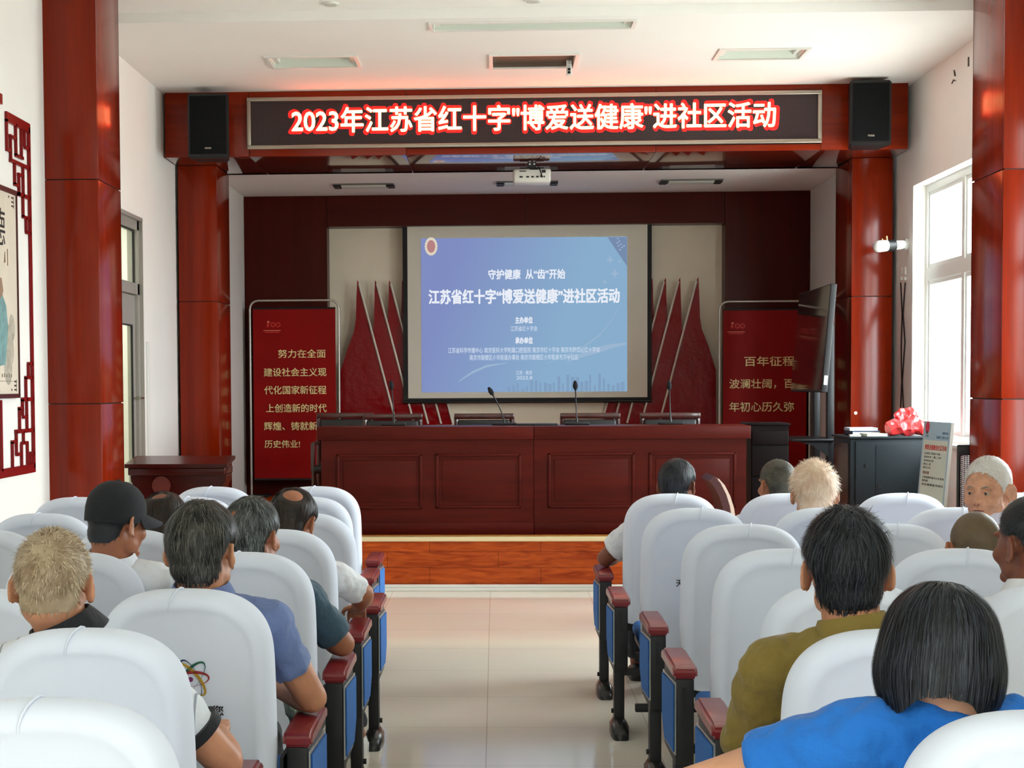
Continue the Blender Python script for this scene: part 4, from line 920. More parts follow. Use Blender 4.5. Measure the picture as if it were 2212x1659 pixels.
def printed(parent):
    RB = Matrix.Translation((0, back_y(0.72) - 0.0655, 0.72)) @ Matrix.Rotation(math.atan(0.17), 4, 'X') @ Matrix.Translation((0, 0, -0.72))
    M_print = mat('black_print', (30, 30, 34), 0.7)
    text('天', 'printed_writing', M_print, parent, -0.088, -0.058, 0.70, 0.73, 0, bold=0.02, depth=0.0004, M=RB)
    text('欢迎您', 'printed_writing', M_print, parent, -0.004, 0.104, 0.70, 0.73, 0, bold=0.015, depth=0.0004, M=RB)
    def loop(rx, rz, rot, m, cx=0.018, cz=0.805):
        b = MB(); n = 40; out = []; inn = []
        for k in range(n):
            a = 2 * PI * k / n; w = 0.0045 * (0.55 + 0.45 * math.sin(a))
            for L, q in ((out, 1), (inn, -1)):
                x = (rx + q * w) * math.cos(a); z = (rz + q * w) * math.sin(a)
                L.append(RB @ Vector((cx + x * math.cos(rot) - z * math.sin(rot), -0.0005, cz + x * math.sin(rot) + z * math.cos(rot))))
        b.grid([out, inn], cap0=False, cap1=False); obj('printed_logo', b, m, parent)
    loop(0.060, 0.022, 0.9, mat('print_green', (30, 92, 74), 0.7)); loop(0.056, 0.021, -0.9, mat('print_ochre', (176, 140, 40), 0.7)); loop(0.058, 0.022, PI / 2 + .35, mat('print_navy', (36, 48, 84), 0.7)); loop(0.05, 0.02, 0.1, mat('print_red', (150, 40, 44), 0.7))
    b = MB(); b.ell(RB @ Vector((0.018, -0.0005, 0.805)), (0.007, 0.001, 0.007), u=12, v=8); obj('printed_logo', b, mat('print_purple', (110, 30, 90), 0.7), parent)
def arm_unit(t, s, off=0.2835):
    """armrest with its stand on the side s (+1 right, -1 left)"""
    x = off * s
    b = MB(); b.prism([(0.055, 0.60), (0.055, 0.630), (0.09, 0.643), (0.43, 0.648), (0.47, 0.63), (0.47, 0.60)], 'X', x - 0.041, x + 0.041)
    bmesh.ops.bevel(b.bm, geom=b.bm.edges[:], offset=0.009, segments=3, affect='EDGES'); pad = obj('armrest', b, M_pad, t)
    b = MB(); b.box(x - 0.032, x + 0.030, 0.065, 0.43, 0.30, 0.60, 0.006); b.box(x - 0.03 - (0.02 if s > 0 else -0.02), x - 0.02 - (0.02 if s > 0 else -0.02), 0.06, 0.2, 0.48, 0.57)
    post = obj('arm_stand', b, M_post, t)
    xo = x + s * 0.0305; q = [(0.062, 0.34), (0.062, 0.588), (0.455, 0.565), (0.455, 0.40), (0.36, 0.325)]
    b = MB(); b.prism(q if s > 0 else q[::-1], 'X', xo, xo + s * 0.005); e = obj('panel_edging', b, M_rim, post)
    q2 = [(0.07, 0.347), (0.07, 0.579), (0.447, 0.557), (0.447, 0.405), (0.357, 0.334)]
    b = MB(); b.prism(q2, 'X', xo + s * 0.005, xo + s * 0.010); bmesh.ops.bevel(b.bm, geom=b.bm.edges[:], offset=0.003, segments=2, affect='EDGES'); obj('side_panel', b, M_blue, post)
    b = MB(); b.box(x - 0.024, x + 0.022, 0.16, 0.24, 0.05, 0.30, 0.004); obj('leg', b, M_post, t)
    b = MB(); F = []
    for y, w, h in ((0.04, 0.022, 0.02), (0.06, 0.034, 0.045), (0.14, 0.041, 0.075), (0.24, 0.041, 0.075), (0.33, 0.034, 0.04), (0.35, 0.02, 0.02)):
        F.append([(x - w, y, 0.0), (x + w, y, 0.0), (x + w, y, h * 0.6), (x + w * 0.5, y, h), (x - w * 0.5, y, h), (x - w, y, h * 0.6)])
    b.grid(F); foot = obj('foot', b, M_shoe, t, smooth=60)
    b = MB(); b.cyl((x + s * 0.025, 0.2, 0.105), 0.011, 0.02, 'X', 10); obj('bolt', b, M_post, foot)
def make_seat(s, off):
    t = bpy.data.objects.new('auditorium_seat', None); t.empty_display_size = 0.1; COL.objects.link(t)
    c = obj('back_cover', cover_mesh(), M_cover, t, smooth=180)
    sub = c.modifiers.new('sub', 'SUBSURF'); sub.levels = 1; sub.render_levels = 1
    # sewn ridge across the top band
    b = MB(); pr = [(1.0505 - q, back_y(1.05 - q) + y) for q, y in ((0.055, -0.066), (0.04, -0.0665), (0.024, -0.0605), (0.010, -0.043), (0.002, -0.02), (-0.001, 0.0), (0.004, 0.024))]
    b.tube([(-0.02 * s - 0.012 * math.cos(i * .5), y, z) for i, (z, y) in enumerate(pr)], 0.0024, 6); obj('seam', b, M_seam, c)
    printed(c)
    b = MB(); b.box(-0.235, 0.235, 0.155, 0.56, 0.40, 0.47, 0.03); obj('seat_cushion', b, M_blue, t)
    b = MB(); b.box(-0.225, 0.225, 0.17, 0.54, 0.37, 0.405, 0.012); obj('seat_shell', b, M_post, t)
    b = MB(); b.box(-0.25, 0.25, 0.185, 0.225, 0.10, 0.135, 0.004); obj('crossbar', b, M_post, t)
    b = MB(); b.box(-0.25, 0.25, 0.18, 0.23, 0.33, 0.372, 0.004); obj('seat_beam', b, M_post, t)
    arm_unit(t, s, off)
    return t
PROTO = {('left', 0): make_seat(1, 0.297), ('left', 1): make_seat(1, 0.2835), ('right', 0): make_seat(-1, 0.324), ('right', 1): make_seat(-1, 0.2835)}
ORD = {1: 'front', 2: 'second', 3: 'third', 4: 'fourth', 5: 'fifth', 6: 'sixth', 7: 'seventh', 8: 'eighth'}
PITCH_S = 0.567
LEFT = {1: (8.766, -0.973, 2), 2: (7.961, -0.945, 3), 3: (6.946, -0.84, 3), 4: (6.16, -0.849, 3), 5: (5.317, -0.84, 2), 6: (4.354, -0.846, 2), 7: (3.64, -0.937, 1), 8: (2.82, -0.80, 1)}
RIGHT = {1: (8.112, 0.878, 4), 2: (7.177, 0.883, 3), 3: (6.351, 0.966, 3), 4: (5.407, 0.962, 2), 5: (4.476, 0.968, 2), 6: (3.637, 0.884, 1), 7: (2.737, 0.918, 1)}
NTH = ['aisle-side', 'second', 'third', 'fourth']
used = set()
SEATS = {}
for blk, rows, sg_ in (('left', LEFT, 1), ('right', RIGHT, -1)):
    for r, (y, x, n) in rows.items():
        for k in range(n):
            key = (blk, min(k, 1)); o = copy_tree(PROTO[key]) if key in used else PROTO[key]; used.add(key)
            o.location = (x - sg_ * PITCH_S * k, y, 0)
            o['category'] = 'seat'
            where = 'aisle seat' if k == 0 else '%s seat from the aisle' % NTH[k]
            o['label'] = 'white-covered %s in the %s row from the stage, %s block' % (where, ORD[r], blk) if r > 1 else 'white-covered %s in the front row of the %s block' % (where, blk)
            o['group'] = 'white-covered auditorium seats'
            SEATS[(blk[0], r, k)] = (o.location.x, y)

# ------------------------------------------------------------------ people
from mathutils import noise as mnoise
def remesh(name, mb, m, parent, voxel=0.006, smooth_it=4, wrinkle=0.0, wsc=0.12):
    bm = mb.bm; clean(bm); me = bpy.data.meshes.new('t'); bm.to_mesh(me); bm.free()
    o = bpy.data.objects.new('t', me); COL.objects.link(o)
    r = o.modifiers.new('r', 'REMESH'); r.mode = 'VOXEL'; r.voxel_size = voxel
    s = o.modifiers.new('s', 'SMOOTH'); s.factor = 0.5; s.iterations = smooth_it
    tx = None
    if wrinkle:
        tx = bpy.data.textures.new('folds', 'MARBLE'); tx.noise_scale = wsc; tx.turbulence = 9; tx.noise_depth = 2
        d = o.modifiers.new('d', 'DISPLACE'); d.texture = tx; d.strength = wrinkle; d.mid_level = 0.5
        s2 = o.modifiers.new('s2', 'SMOOTH'); s2.factor = 0.5; s2.iterations = 2
    dg = bpy.context.evaluated_depsgraph_get(); m2 = bpy.data.meshes.new_from_object(o.evaluated_get(dg)); m2.materials.clear()
    bpy.data.objects.remove(o); bpy.data.meshes.remove(me)
    if tx: bpy.data.textures.remove(tx)
    m2.transform(Matrix.Translation(-wloc(parent))); m2.name = name
    return link_mesh(name, m2, m, parent, 180)
def skin(name, rgb): return mat(name, rgb, 0.5, var=0.1, vscale=14, bump=0.08, bscale=220, sss=0.12, spec=0.35)
def hair_m(name, dark, light, rough=0.5):
    """each strand takes its own tone between the dark and the light colour of that head of hair"""
    m = mat(name, light, rough, spec=0.35); nt = m.node_tree; b = nt.nodes['Principled BSDF']
    at = nt.nodes.new('ShaderNodeAttribute'); at.attribute_name = 'tone'
    tc = nt.nodes.new('ShaderNodeTexCoord'); n = nt.nodes.new('ShaderNodeTexNoise'); n.inputs['Scale'].default_value = 16; nt.links.new(tc.outputs['Object'], n.inputs['Vector'])
    ad = nt.nodes.new('ShaderNodeMath'); ad.operation = 'MULTIPLY_ADD'; ad.inputs[1].default_value = 1.1; ad.inputs[2].default_value = -.55
    a2 = nt.nodes.new('ShaderNodeMath'); a2.operation = 'ADD'; nt.links.new(n.outputs['Fac'], ad.inputs[0]); nt.links.new(ad.outputs[0], a2.inputs[0]); nt.links.new(at.outputs['Fac'], a2.inputs[1])
    r = nt.nodes.new('ShaderNodeValToRGB'); r.color_ramp.elements[0].color = (*lin(dark), 1); r.color_ramp.elements[1].color = (*lin(light), 1)
    nt.links.new(a2.outputs[0], r.inputs[0]); nt.links.new(r.outputs[0], b.inputs['Base Color']); return m
def cloth_m(name, rgb, var=0.05, bump=0.35): return mat(name, rgb, 0.85, var=var, vscale=9, bump=bump, bscale=26, sheen=0.1)

ELL = [((0, -0.012, 0.035), (0.076, 0.098, 0.088)), ((0, -0.036, -0.036), (0.067, 0.060, 0.058))]
HC = np.array((0, -0.012, 0.035))
def surf_r(d, ells):
    best = 0.0
    for c, r in ells:
        o = (HC - np.array(c)) / np.array(r); q = d / np.array(r)
        A = q @ q; B = o @ q; C = o @ o - 1; D = B * B - A * C
        if D > 0: best += max(0.0, (-B + math.sqrt(D)) / A) ** 14
    return best ** (1 / 14)
HL_SHORT = [(0, -.070), (40, -.068), (62, -.048), (76, .012), (90, .024), (104, .016), (114, .0), (122, .02), (140, .055), (160, .078), (180, .084)]
HL_BOB = [(0, -.048), (22, -.054), (40, -.08), (70, -.095), (100, -.092), (118, -.06), (128, .0), (145, .05), (160, .07), (180, .075)]
HL_CAP = [(0, -.066), (40, -.062), (62, -.04), (76, .0), (90, .01), (104, .0), (114, -.02), (122, .0), (140, .04), (180, .06)]
def hairline(tab, deg):
    deg = abs(deg)
    for (a, u), (b, v) in zip(tab[:-1], tab[1:]):
        if a <= deg <= b: return u + (v - u) * (deg - a) / (b - a)
    return tab[-1][1]
def hair(M, parent, m, style):
    """scalp layer plus many strands lying along the growth direction"""
    rng = random.Random(style.get('seed', 1)); tab = style.get('line', HL_SHORT); ells = style.get('ells', ELL)
    thick = style.get('thick', .012); L = style.get('len', .04); n = style.get('n', 1500); lift = style.get('lift', .12); w0 = style.get('w', .0016)
    bald = style.get('bald', []); taper = style.get('taper', .25); wh = np.array(style.get('whorl', (0.01, -.06, .11)))
    NP, NT = 72, 26; P = np.zeros((NP, NT, 3)); Nn = np.zeros((NP, NT, 3)); hid = np.zeros((NP, NT), bool)
    for i in range(NP):
        ph = 2 * PI * i / NP; deg = math.degrees(ph); deg = deg - 360 if deg > 180 else deg
        zl = hairline(tab, deg); th = 0.02
        while th < 2.7:
            d = np.array((math.sin(ph) * math.sin(th), -math.cos(ph) * math.sin(th), math.cos(th)))
            if (HC + d * surf_r(d, ells))[2] <= zl: break
            th += .02
        for j in range(NT):
            t = j / (NT - 1); a = .02 + (th - .02) * t
            d = np.array((math.sin(ph) * math.sin(a), -math.cos(ph) * math.sin(a), math.cos(a)))
            r = surf_r(d, ells); p = HC + d * r
            nz = .5 + .5 * mnoise.noise(Vector(p * 38) + Vector((style.get('seed', 1) * 7.3, 0, 0))); k = thick * (.75 + .5 * nz)
            top = max(0, p[2] - .02) / .1; k *= 1 + style.get('top', .35) * top
            if taper: k *= min(1, (1 - t) / taper + .08)
            b_ = 0
            for c, rad in bald:
                q = np.linalg.norm(p - np.array(c)); b_ = max(b_, min(1, max(0, (rad - q) / (rad * .45))))
            k = k * (1 - b_) - .004 * b_
            hid[i, j] = b_ > .5
            P[i, j] = p + d * k; nn = (p - np.array(ells[0][0])) / np.array(ells[0][1]) ** 2; Nn[i, j] = nn / np.linalg.norm(nn)
    verts = [tuple(P[i, j]) for i in range(NP) for j in range(NT)]; faces = []
    for i in range(NP):
        for j in range(NT - 1):
            i2 = (i + 1) % NP; faces.append((i * NT + j, i * NT + j + 1, i2 * NT + j + 1, i2 * NT + j))
    # strands
    tuft = style.get('tuft', 0)
    for s in range(n + tuft):
        up_ = s >= n
        i = rng.randrange(NP); j = rng.randrange(1, NT); t = j / (NT - 1)
        if rng.random() > math.sin(.15 + 1.42 * min(1, t * 1.0)): continue
        if hid[i, j] or (up_ and P[i, j][2] < .075): continue
        i2 = (i + 1) % NP; u = rng.random(); p = P[i, j] * (1 - u) + P[i2, j] * u; nn = Nn[i, j]
        l = L * rng.uniform(.6, 1.25) * (1 if t < .75 or not taper or style.get('buzz') else .6); ww = w0 * rng.uniform(.7, 1.4); b0 = len(verts); lf = lift * rng.uniform(.2, 1.3)
        if style.get('buzz') or up_:
            if up_: lf = rng.uniform(.2, .85); l *= .5; ww *= .7
            f = p - wh; f = f - nn * (f @ nn); f += np.array([rng.gauss(0, 1) for _ in range(3)]) * (.06 if up_ else style.get('mess', .012)); f = f - nn * (f @ nn); ln = np.linalg.norm(f)
            if ln < 1e-4: continue
            f /= ln; side = np.cross(f, nn); p = p - nn * .001
            for k in range(4):
                x = k / 3; q = p + f * l * x + nn * (lf * l * x + .0004); wk = ww * (1 - .85 * x)
                verts.append(tuple(q - side * wk)); verts.append(tuple(q + side * wk))
        else:
            # the strand follows the scalp layer downwards from the crown, drifting a little sideways
            step = max(1e-4, np.linalg.norm(P[i, min(NT - 1, j + 1)] - P[i, j - 1]) / (2 if j < NT - 1 else 1)); dj = l / step / 3
            drift = rng.gauss(style.get('swirl', 0), style.get('mess', .012) * 60) * min(3, .02 / max(.006, np.linalg.norm(P[i2, j] - P[i, j]) * 6)); pts_ = []
            for k in range(4):
                jj = j + dj * k; ii = i + u + drift * k / 3; i0 = int(math.floor(ii)) % NP; i1 = (i0 + 1) % NP; fi = ii - math.floor(ii)
                j0 = min(int(jj), NT - 2); fj = min(1.0, jj - j0); ex = min(.012, max(0, jj - (NT - 1)) * step)
                A = (P[i0, j0] * (1 - fi) + P[i1, j0] * fi); B = (P[i0, j0 + 1] * (1 - fi) + P[i1, j0 + 1] * fi); nq = Nn[i0, j0]
                q = A * (1 - fj) + B * fj + (B - A) / max(1e-5, np.linalg.norm(B - A)) * ex
                x = k / 3; pts_.append((q + nq * (.0005 + lf * l * x * (1 - .35 * x)), nq))
            f = pts_[3][0] - pts_[0][0]; ln = np.linalg.norm(f)
            if ln < 1e-4: continue
            f /= ln
            for k in range(4):
                q, nq = pts_[k]; side = np.cross(f, nq); side /= max(1e-6, np.linalg.norm(side)); wk = ww * (1 - .85 * k / 3)
                verts.append(tuple(q - side * wk)); verts.append(tuple(q + side * wk))
        for k in range(3): faces.append((b0 + 2 * k, b0 + 2 * k + 1, b0 + 2 * k + 3, b0 + 2 * k + 2))
    me = bpy.data.meshes.new('hair'); me.from_pydata(verts, [], faces)
    tn = me.attributes.new('tone', 'FLOAT', 'POINT'); nb_ = NP * NT; vals = [.25] * nb_
    for q in range((len(verts) - nb_) // 8): vals += [rng.random() ** style.get('mix', 1.6)] * 8
    tn.data.foreach_set('value', vals); me.transform(Matrix.Translation(-wloc(parent)) @ M)
    return link_mesh('hair', me, m, parent, 180)
def head_shape(b, M, S):
    def e(c, r, R=None): 
        T = M @ Matrix.Translation(Vector(c)) @ (R if R is not None else Matrix.Identity(4)) @ Matrix.Diagonal((r[0], r[1], r[2], 1))
        bm2 = bmesh.new(); bmesh.ops.create_uvsphere(bm2, u_segments=24, v_segments=16, radius=1); b.merge(bm2, T)
    for c, r in ELL: e(c, r)
    e((0, .03, -.02), (.063, .066, .085)); e((0, .04, -.068), (.046, .046, .036)); e((0, .085, -.088), (.021, .017, .017))
    for s in (-1, 1):
        e((s * .030, .076, .026), (.027, .015, .008)); e((s * .038, .06, -.026), (.026, .028, .026)); e((s * .045, .02, -.06), (.02, .035, .03))
        e((s * .030, .068, .004), (.016, .016, .012))
        Rr = Matrix.Rotation(s * math.radians(28), 4, 'Z') @ Matrix.Rotation(math.radians(-12), 4, 'X')
        e((s * .080, -.008, -.006), (.006, .019, .032), Rr)
        c = Vector((s * .086, -.014, -.004)); pts = []
        for k in range(9):
            a = math.radians(-75 + 250 * k / 8); pts.append(M @ (Matrix.Translation(c) @ Rr @ Vector((s * .003, -.018 * math.sin(a) * 1.0 if False else -.017 * math.sin(a), .030 * -math.cos(a) if False else -.031 * math.cos(a)))))
        b.tube(pts, [.004 * S] + [.0055 * S] * 7 + [.005 * S], 8, 'round')
        e((s * .082, .002, -.034), (.006, .008, .009), Rr)
        e((s * .010, .102, -.026), (.008, .009, .008))
    b.tube([M @ Vector((0, .083, .022)), M @ Vector((0, .098, -.004)), M @ Vector((0, .112, -.024)), M @ Vector((0, .098, -.034))], [.008 * S, .009 * S, .012 * S, .009 * S], 12, 'round')
    e((0, .093, -.052), (.022, .010, .006)); e((0, .090, -.062), (.020, .010, .007))
def hand(b, w, d, n, s, S=1.0):
    d = d.normalized(); n = (n - d * n.dot(d)).normalized(); sd = d.cross(n) * s
    R = Matrix((( sd.x, d.x, n.x, 0), (sd.y, d.y, n.y, 0), (sd.z, d.z, n.z, 0), (0, 0, 0, 1)))
    b.ell(w + d * .048, (.038, .052, .016), R)
    for k, (o, l) in enumerate(((-.031, .058), (-.0105, .074), (.0105, .08), (.031, .072))):
        p = w + d * (.088 - abs(o) * .18) + sd * o; dd = d + sd * o * 3.5; pts = [p - dd * .03, p]
        for a, f in ((22, .42), (55, .33), (80, .25)):
            q = dd.normalized() * math.cos(math.radians(a)) + n * math.sin(math.radians(a)); p = p + q * l * f; pts.append(p)
        b.tube(pts, [.009, .0088, .0082, .0076, .0066], 10, 'round')
    p = w + d * .025 + sd * .03
    b.tube([p, p + d * .025 + sd * .022, p + d * .05 + sd * .03 + n * .008, p + d * .068 + sd * .026 + n * .016], [.0125, .011, .0095, .008], 10, 'round')
def lathe_ring(b, M, prof, n=36, wob=None):
    rings = []
    for k in range(n):
        a = 2 * PI * k / n; rings.append([M @ Vector((r * math.cos(a), r * math.sin(a) * .95, z + (wob(a) if wob else 0))) for r, z in prof])
    rings.append(rings[0]); vs = rings[:-1]; bm = b.bm; V_ = [[bm.verts.new(p) for p in r] for r in vs]; m = len(prof)
    for k in range(n):
        A, B = V_[k], V_[(k + 1) % n]
        for i in range(m): bm.faces.new((A[i], A[(i + 1) % m], B[(i + 1) % m], B[i]))
def person(label, seat, head, S=1.05, yaw=0, pitch=0, roll=0, byaw=0, skin_m=None, hair_mat=None, style=None, shirt=None, trousers=None, shoe=None, collar=None, sleeve=.62, cuff=None, elbow={}, wrist={}, sh_w=.18, cap=None, face=None, group='seated audience', lean=.75, sh_drop=.055, neck_up=0.0, sleeve_r=1.0, hip_dx=0.0, feet=None):
    cx, cy = SEATS[seat]
    t = thing('person', label, 'person', (cx, cy + .3, 0), group)
    H = Vector(head); Rh = Matrix.Rotation(math.radians(yaw), 4, 'Z') @ Matrix.Rotation(math.radians(-pitch), 4, 'X') @ Matrix.Rotation(math.radians(roll), 4, 'Y')
    top = Rh @ Vector((0, 0, .124 * S))
    C = H - Vector((0, 0, max(top.z, .10) + .006)); M = Matrix.Translation(C) @ Rh @ Matrix.Scale(S, 4)
    P = Vector((cx + hip_dx, cy + .31, .54)); N = C + Vector((0, -.034, -.128 * S + neck_up)); N.x = H.x * lean + P.x * (1 - lean); N.y = max(N.y, cy + .20)
    Rb = Matrix.Rotation(math.radians(byaw), 4, 'Z')
    def tor(b, g):
        secs = [(-.06, .14, .12), (0, .168, .125), (.14, .158, .115), (.28, .165, .118), (.38, .178, .115)]
        hgt = N.z - .05 - P.z; rings = []
        def ring(c, rx, ry): rings.append([c + Rb @ Vector((rx * math.cos(a), ry * math.sin(a), 0)) for a in [2 * PI * k / 24 for k in range(24)]])
        for z, rx, ry in secs:
            u = max(0, z) / .46; c = P.lerp(N - Vector((0, 0, .05)), min(1, u)); c.z = P.z + z * hgt / .46 if z > 0 else P.z + z
            k = sh_w / .18; ring(c, rx * k + g, ry + g)
        ring(N + Vector((0, .0, -.075)), .150 * sh_w / .18 + g, .09 + g); ring(N + Vector((0, 0, -.035)), .105 + g * .8, .075 + g * .8); ring(N + Vector((0, .0, -.006)), .070 + g * .6, .064 + g * .6)
        b.grid(rings)
    sh, el, wr = {}, {}, {}
    for s, k in ((-1, 'L'), (1, 'R')):
        sh[k] = N + Rb @ Vector((s * sh_w, .0, -sh_drop - .03)); 
        el[k] = Vector(elbow[k]) if k in elbow else sh[k] + Rb @ Vector((s * .04, .07, -.27))
        if k in wrist: wr[k] = Vector(wrist[k])
        elif k in elbow: wr[k] = el[k] + (Vector((P.x + s * .12, P.y + .28, P.z + .14)) - el[k]).normalized() * .25
        else: wr[k] = Vector((P.x + s * .10, P.y + .20, P.z + .13))
    hip, kn, an = {}, {}, {}
    for s, k in ((-1, 'L'), (1, 'R')):
        hip[k] = P + Rb @ Vector((s * .09, .02, -.01)); kn[k] = Vector((P.x + s * .12, P.y + .33, .50)) if not byaw else hip[k] + Rb @ Vector((s * .03, .34, -.03))
        an[k] = Vector((kn[k].x, kn[k].y + .0, .09))
        if feet and k in feet: an[k] = Vector(feet[k])
    # body: one continuous surface
    b = MB(); tor(b, -.012); head_shape(b, M, S)
    nb = M @ Vector((0, -.022, -.040)); b.tube([N + Vector((0, 0, -.05)), N, nb.lerp(N, .45), nb], [.072 * S, .066 * S, .062 * S, .062 * S], 18, 'round')
    for s, k in ((-1, 'L'), (1, 'R')):
        b.tube([N + Vector((s * .06, 0, -.05)), sh[k]], [.050, .052], 14, 'round')
        mid = el[k].lerp(wr[k], .3)
        b.tube([sh[k], sh[k].lerp(el[k], .35), sh[k].lerp(el[k], .8), el[k]], [.058, .055, .047, .045], 16, 'round'); b.tube([el[k], mid, el[k].lerp(wr[k], .75), wr[k]], [.045, .047, .035, .029], 16, 'round')
        dwn = Vector((0, .15, -1)); hand(b, wr[k], wr[k] - el[k], dwn, s)
        b.tube([hip[k], kn[k]], [.075, .05], 14, 'round'); b.tube([kn[k], an[k]], [.05, .035], 14, 'round')
    remesh('body', b, skin_m, t, .0058, 4)
    # clothing
    b = MB(); tor(b, .010)
    for s, k in ((-1, 'L'), (1, 'R')):
        e = sh[k].lerp(el[k], sleeve); q = sleeve_r
        b.tube([N + Vector((s * .05, 0, -.052)), sh[k] + Vector((0, 0, .0))], [.070, .074], 16, 'round'); b.tube([sh[k] + Vector((0, 0, .0)), sh[k].lerp(el[k], sleeve * .5), e], [.072, .064 * q, .062 * q], 18)
        b.ell(sh[k], (.074, .074, .074))
        if sleeve > .95:
            f = el[k].lerp(wr[k], .25); b.tube([sh[k].lerp(el[k], .8), el[k], f], [.062 * q, .060 * q, .056 * q], 18); b.ell(el[k], (.06 * q,) * 3)
    remesh('shirt', b, shirt, t, .008, 5, .012, .09)
    if cuff:
        for k in 'LR':
            e = sh[k].lerp(el[k], sleeve); d = (el[k] - sh[k]).normalized(); b = MB(); b.tube([e - d * .022, e + d * .004], [.0715 * sleeve_r, .070 * sleeve_r], 24); obj('cuff', b, cuff, t, 60)
    if collar:
        zax = (nb - N).normalized(); xax = Vector((1, 0, 0)); xax = (xax - zax * xax.dot(zax)).normalized(); yax = zax.cross(xax)
        MC = Matrix(((xax.x, yax.x, zax.x, N.x), (xax.y, yax.y, zax.y, N.y), (xax.z, yax.z, zax.z, N.z), (0, 0, 0, 1)))
        b = MB(); lathe_ring(b, MC, [(.074, .0), (.0735, .040), (.078, .043), (.086, .028), (.102, -.014), (.096, -.018)], wob=lambda a: -.012 * math.sin(a)); obj('collar', b, collar, t, 60)
    b = MB(); b.ell(P + Vector((0, .02, -.01)), (.178 * sh_w / .18, .135, .11))
    for k in 'LR': b.tube([hip[k], hip[k].lerp(kn[k], .6), kn[k]], [.092, .08, .066], 16, 'round'); b.tube([kn[k], an[k] + Vector((0, 0, .03))], [.064, .05], 16)
    remesh('trousers', b, trousers, t, .011, 4, .012, .1)
    for k in 'LR':
        b = MB(); a = an[k]; fd = Rb @ Vector((0, 1, 0)); sd = Rb @ Vector((1, 0, 0)); rings = []
        for y, w, h in ((-.07, .022, .05), (-.05, .036, .085), (.0, .04, .095), (.06, .044, .07), (.13, .047, .055), (.18, .036, .045), (.2, .015, .03)):
            c = Vector((a.x, a.y, 0)) + fd * y; rings.append([c - sd * w, c + sd * w, c + sd * w + Vector((0, 0, h * .55)), c + sd * w * .55 + Vector((0, 0, h)), c - sd * w * .55 + Vector((0, 0, h)), c - sd * w + Vector((0, 0, h * .55))])
        b.grid(rings); obj('shoe', b, shoe, t, 70)
    if style is not None: hair(M, t, hair_mat, style)
    if cap:
        b = MB(); rings = []
        for z, k in ((-.012, 1.075), (.01, 1.085), (.035, 1.085), (.06, 1.085), (.085, 1.09), (.105, 1.09), (.118, 1.09), (.124, 1.1)):
            kk = math.sqrt(max(.0004, 1 - ((z - .035) / .0935) ** 2)) if z > .035 else 1.0
            rings.append([M @ Vector((.0775 * k * kk * math.cos(a), -.010 + .100 * k * kk * math.sin(a), z + .014 + (.0 if z > .03 else .022 * max(0, math.sin(a))))) for a in [2 * PI * q / 40 for q in range(40)]])
        b.grid(rings, cap0=False); cp = obj('cap', b, cap, t, 180)
        b = MB(); n = 18; up_, lo_ = [], []
        for q in range(n + 1):
            a = PI * (.09 + .82 * q / n); ca, sa = math.cos(a), math.sin(a)
            up_.append((.083 * ca, -.01 + .107 * sa, .042 - .012 * ca * ca)); lo_.append((.080 * ca, -.01 + .107 * sa + .085 * (sa ** .7), .022 - .03 * ca * ca))
        R1 = [M @ Vector(p) for p in up_]; R2 = [M @ Vector(p) for p in lo_]; dz = M.to_3x3() @ Vector((0, 0, -.004))
        b.grid([R1, R2, [p + dz for p in R2], [p + dz for p in R1], R1], closed=False); obj('brim', b, cap, cp, 60)
        b = MB(); b.ell(M @ Vector((0, -.01, .14)), (.009, .009, .005), u=12, v=8); obj('button', b, cap, cp)
    if face:
        for s in (-1, 1):
            b = MB(); b.ell(M @ Vector((s * .030, .082, .006)), (.0105, .0105, .0075), Rh); ey = obj('eye', b, mat('eye_white', (178, 160, 146), .25), t, 180)
            b = MB(); b.ell(M @ Vector((s * .030 + .001, .0905, .005)), (.0052, .003, .0052), Rh, 12, 8); obj('iris', b, mat('dark_iris', (24, 16, 12), .15), ey, 180)
            b = MB(); b.tube([M @ Vector((s * .014, .092, .026)), M @ Vector((s * .030, .0935, .0315)), M @ Vector((s * .046, .080, .026))], [.002 * S, .0032 * S, .0018 * S], 8, 'round'); obj('eyebrow', b, face['brow'], t)
            b = MB(); b.tube([M @ Vector((s * .017, .091, .013)), M @ Vector((s * .030, .0955, .016)), M @ Vector((s * .043, .083, .011))], [.0022 * S, .0036 * S, .0022 * S], 8, 'round'); obj('eyelid', b, skin_m, t, 180)
        b = MB(); b.tube([M @ Vector((-.021, .092, -.0585)), M @ Vector((-.008, .1015, -.0565)), M @ Vector((.008, .1015, -.0565)), M @ Vector((.021, .092, -.0585))], [.0016 * S, .003 * S, .003 * S, .0016 * S], 8, 'round'); obj('lips', b, face['lips'], t)
        b = MB()
        for s in (-1, 1): b.ell(M @ Vector((s * .007, .108, -.0335)), (.0038, .004, .0028), u=10, v=6)
        obj('nostrils', b, face['lips'], t)
    return t
S_mid = skin('warm_skin', (192, 134, 102)); S_tan = skin('tanned_skin', (168, 108, 78)); S_dark = skin('dark_tanned_skin', (128, 76, 56)); S_pale = skin('pale_skin', (206, 152, 120))
T_dark = cloth_m('dark_trousers', (34, 36, 44)); T_grey = cloth_m('grey_trousers', (84, 86, 90))
SH_blk = mat('black_shoe_leather', (20, 18, 18), .4); SH_wht = mat('white_shoe', (222, 222, 218), .5)
C_white = cloth_m('white_shirt_cloth', (226, 228, 232)); C_white2 = cloth_m('white_polo_cloth', (222, 224, 228))
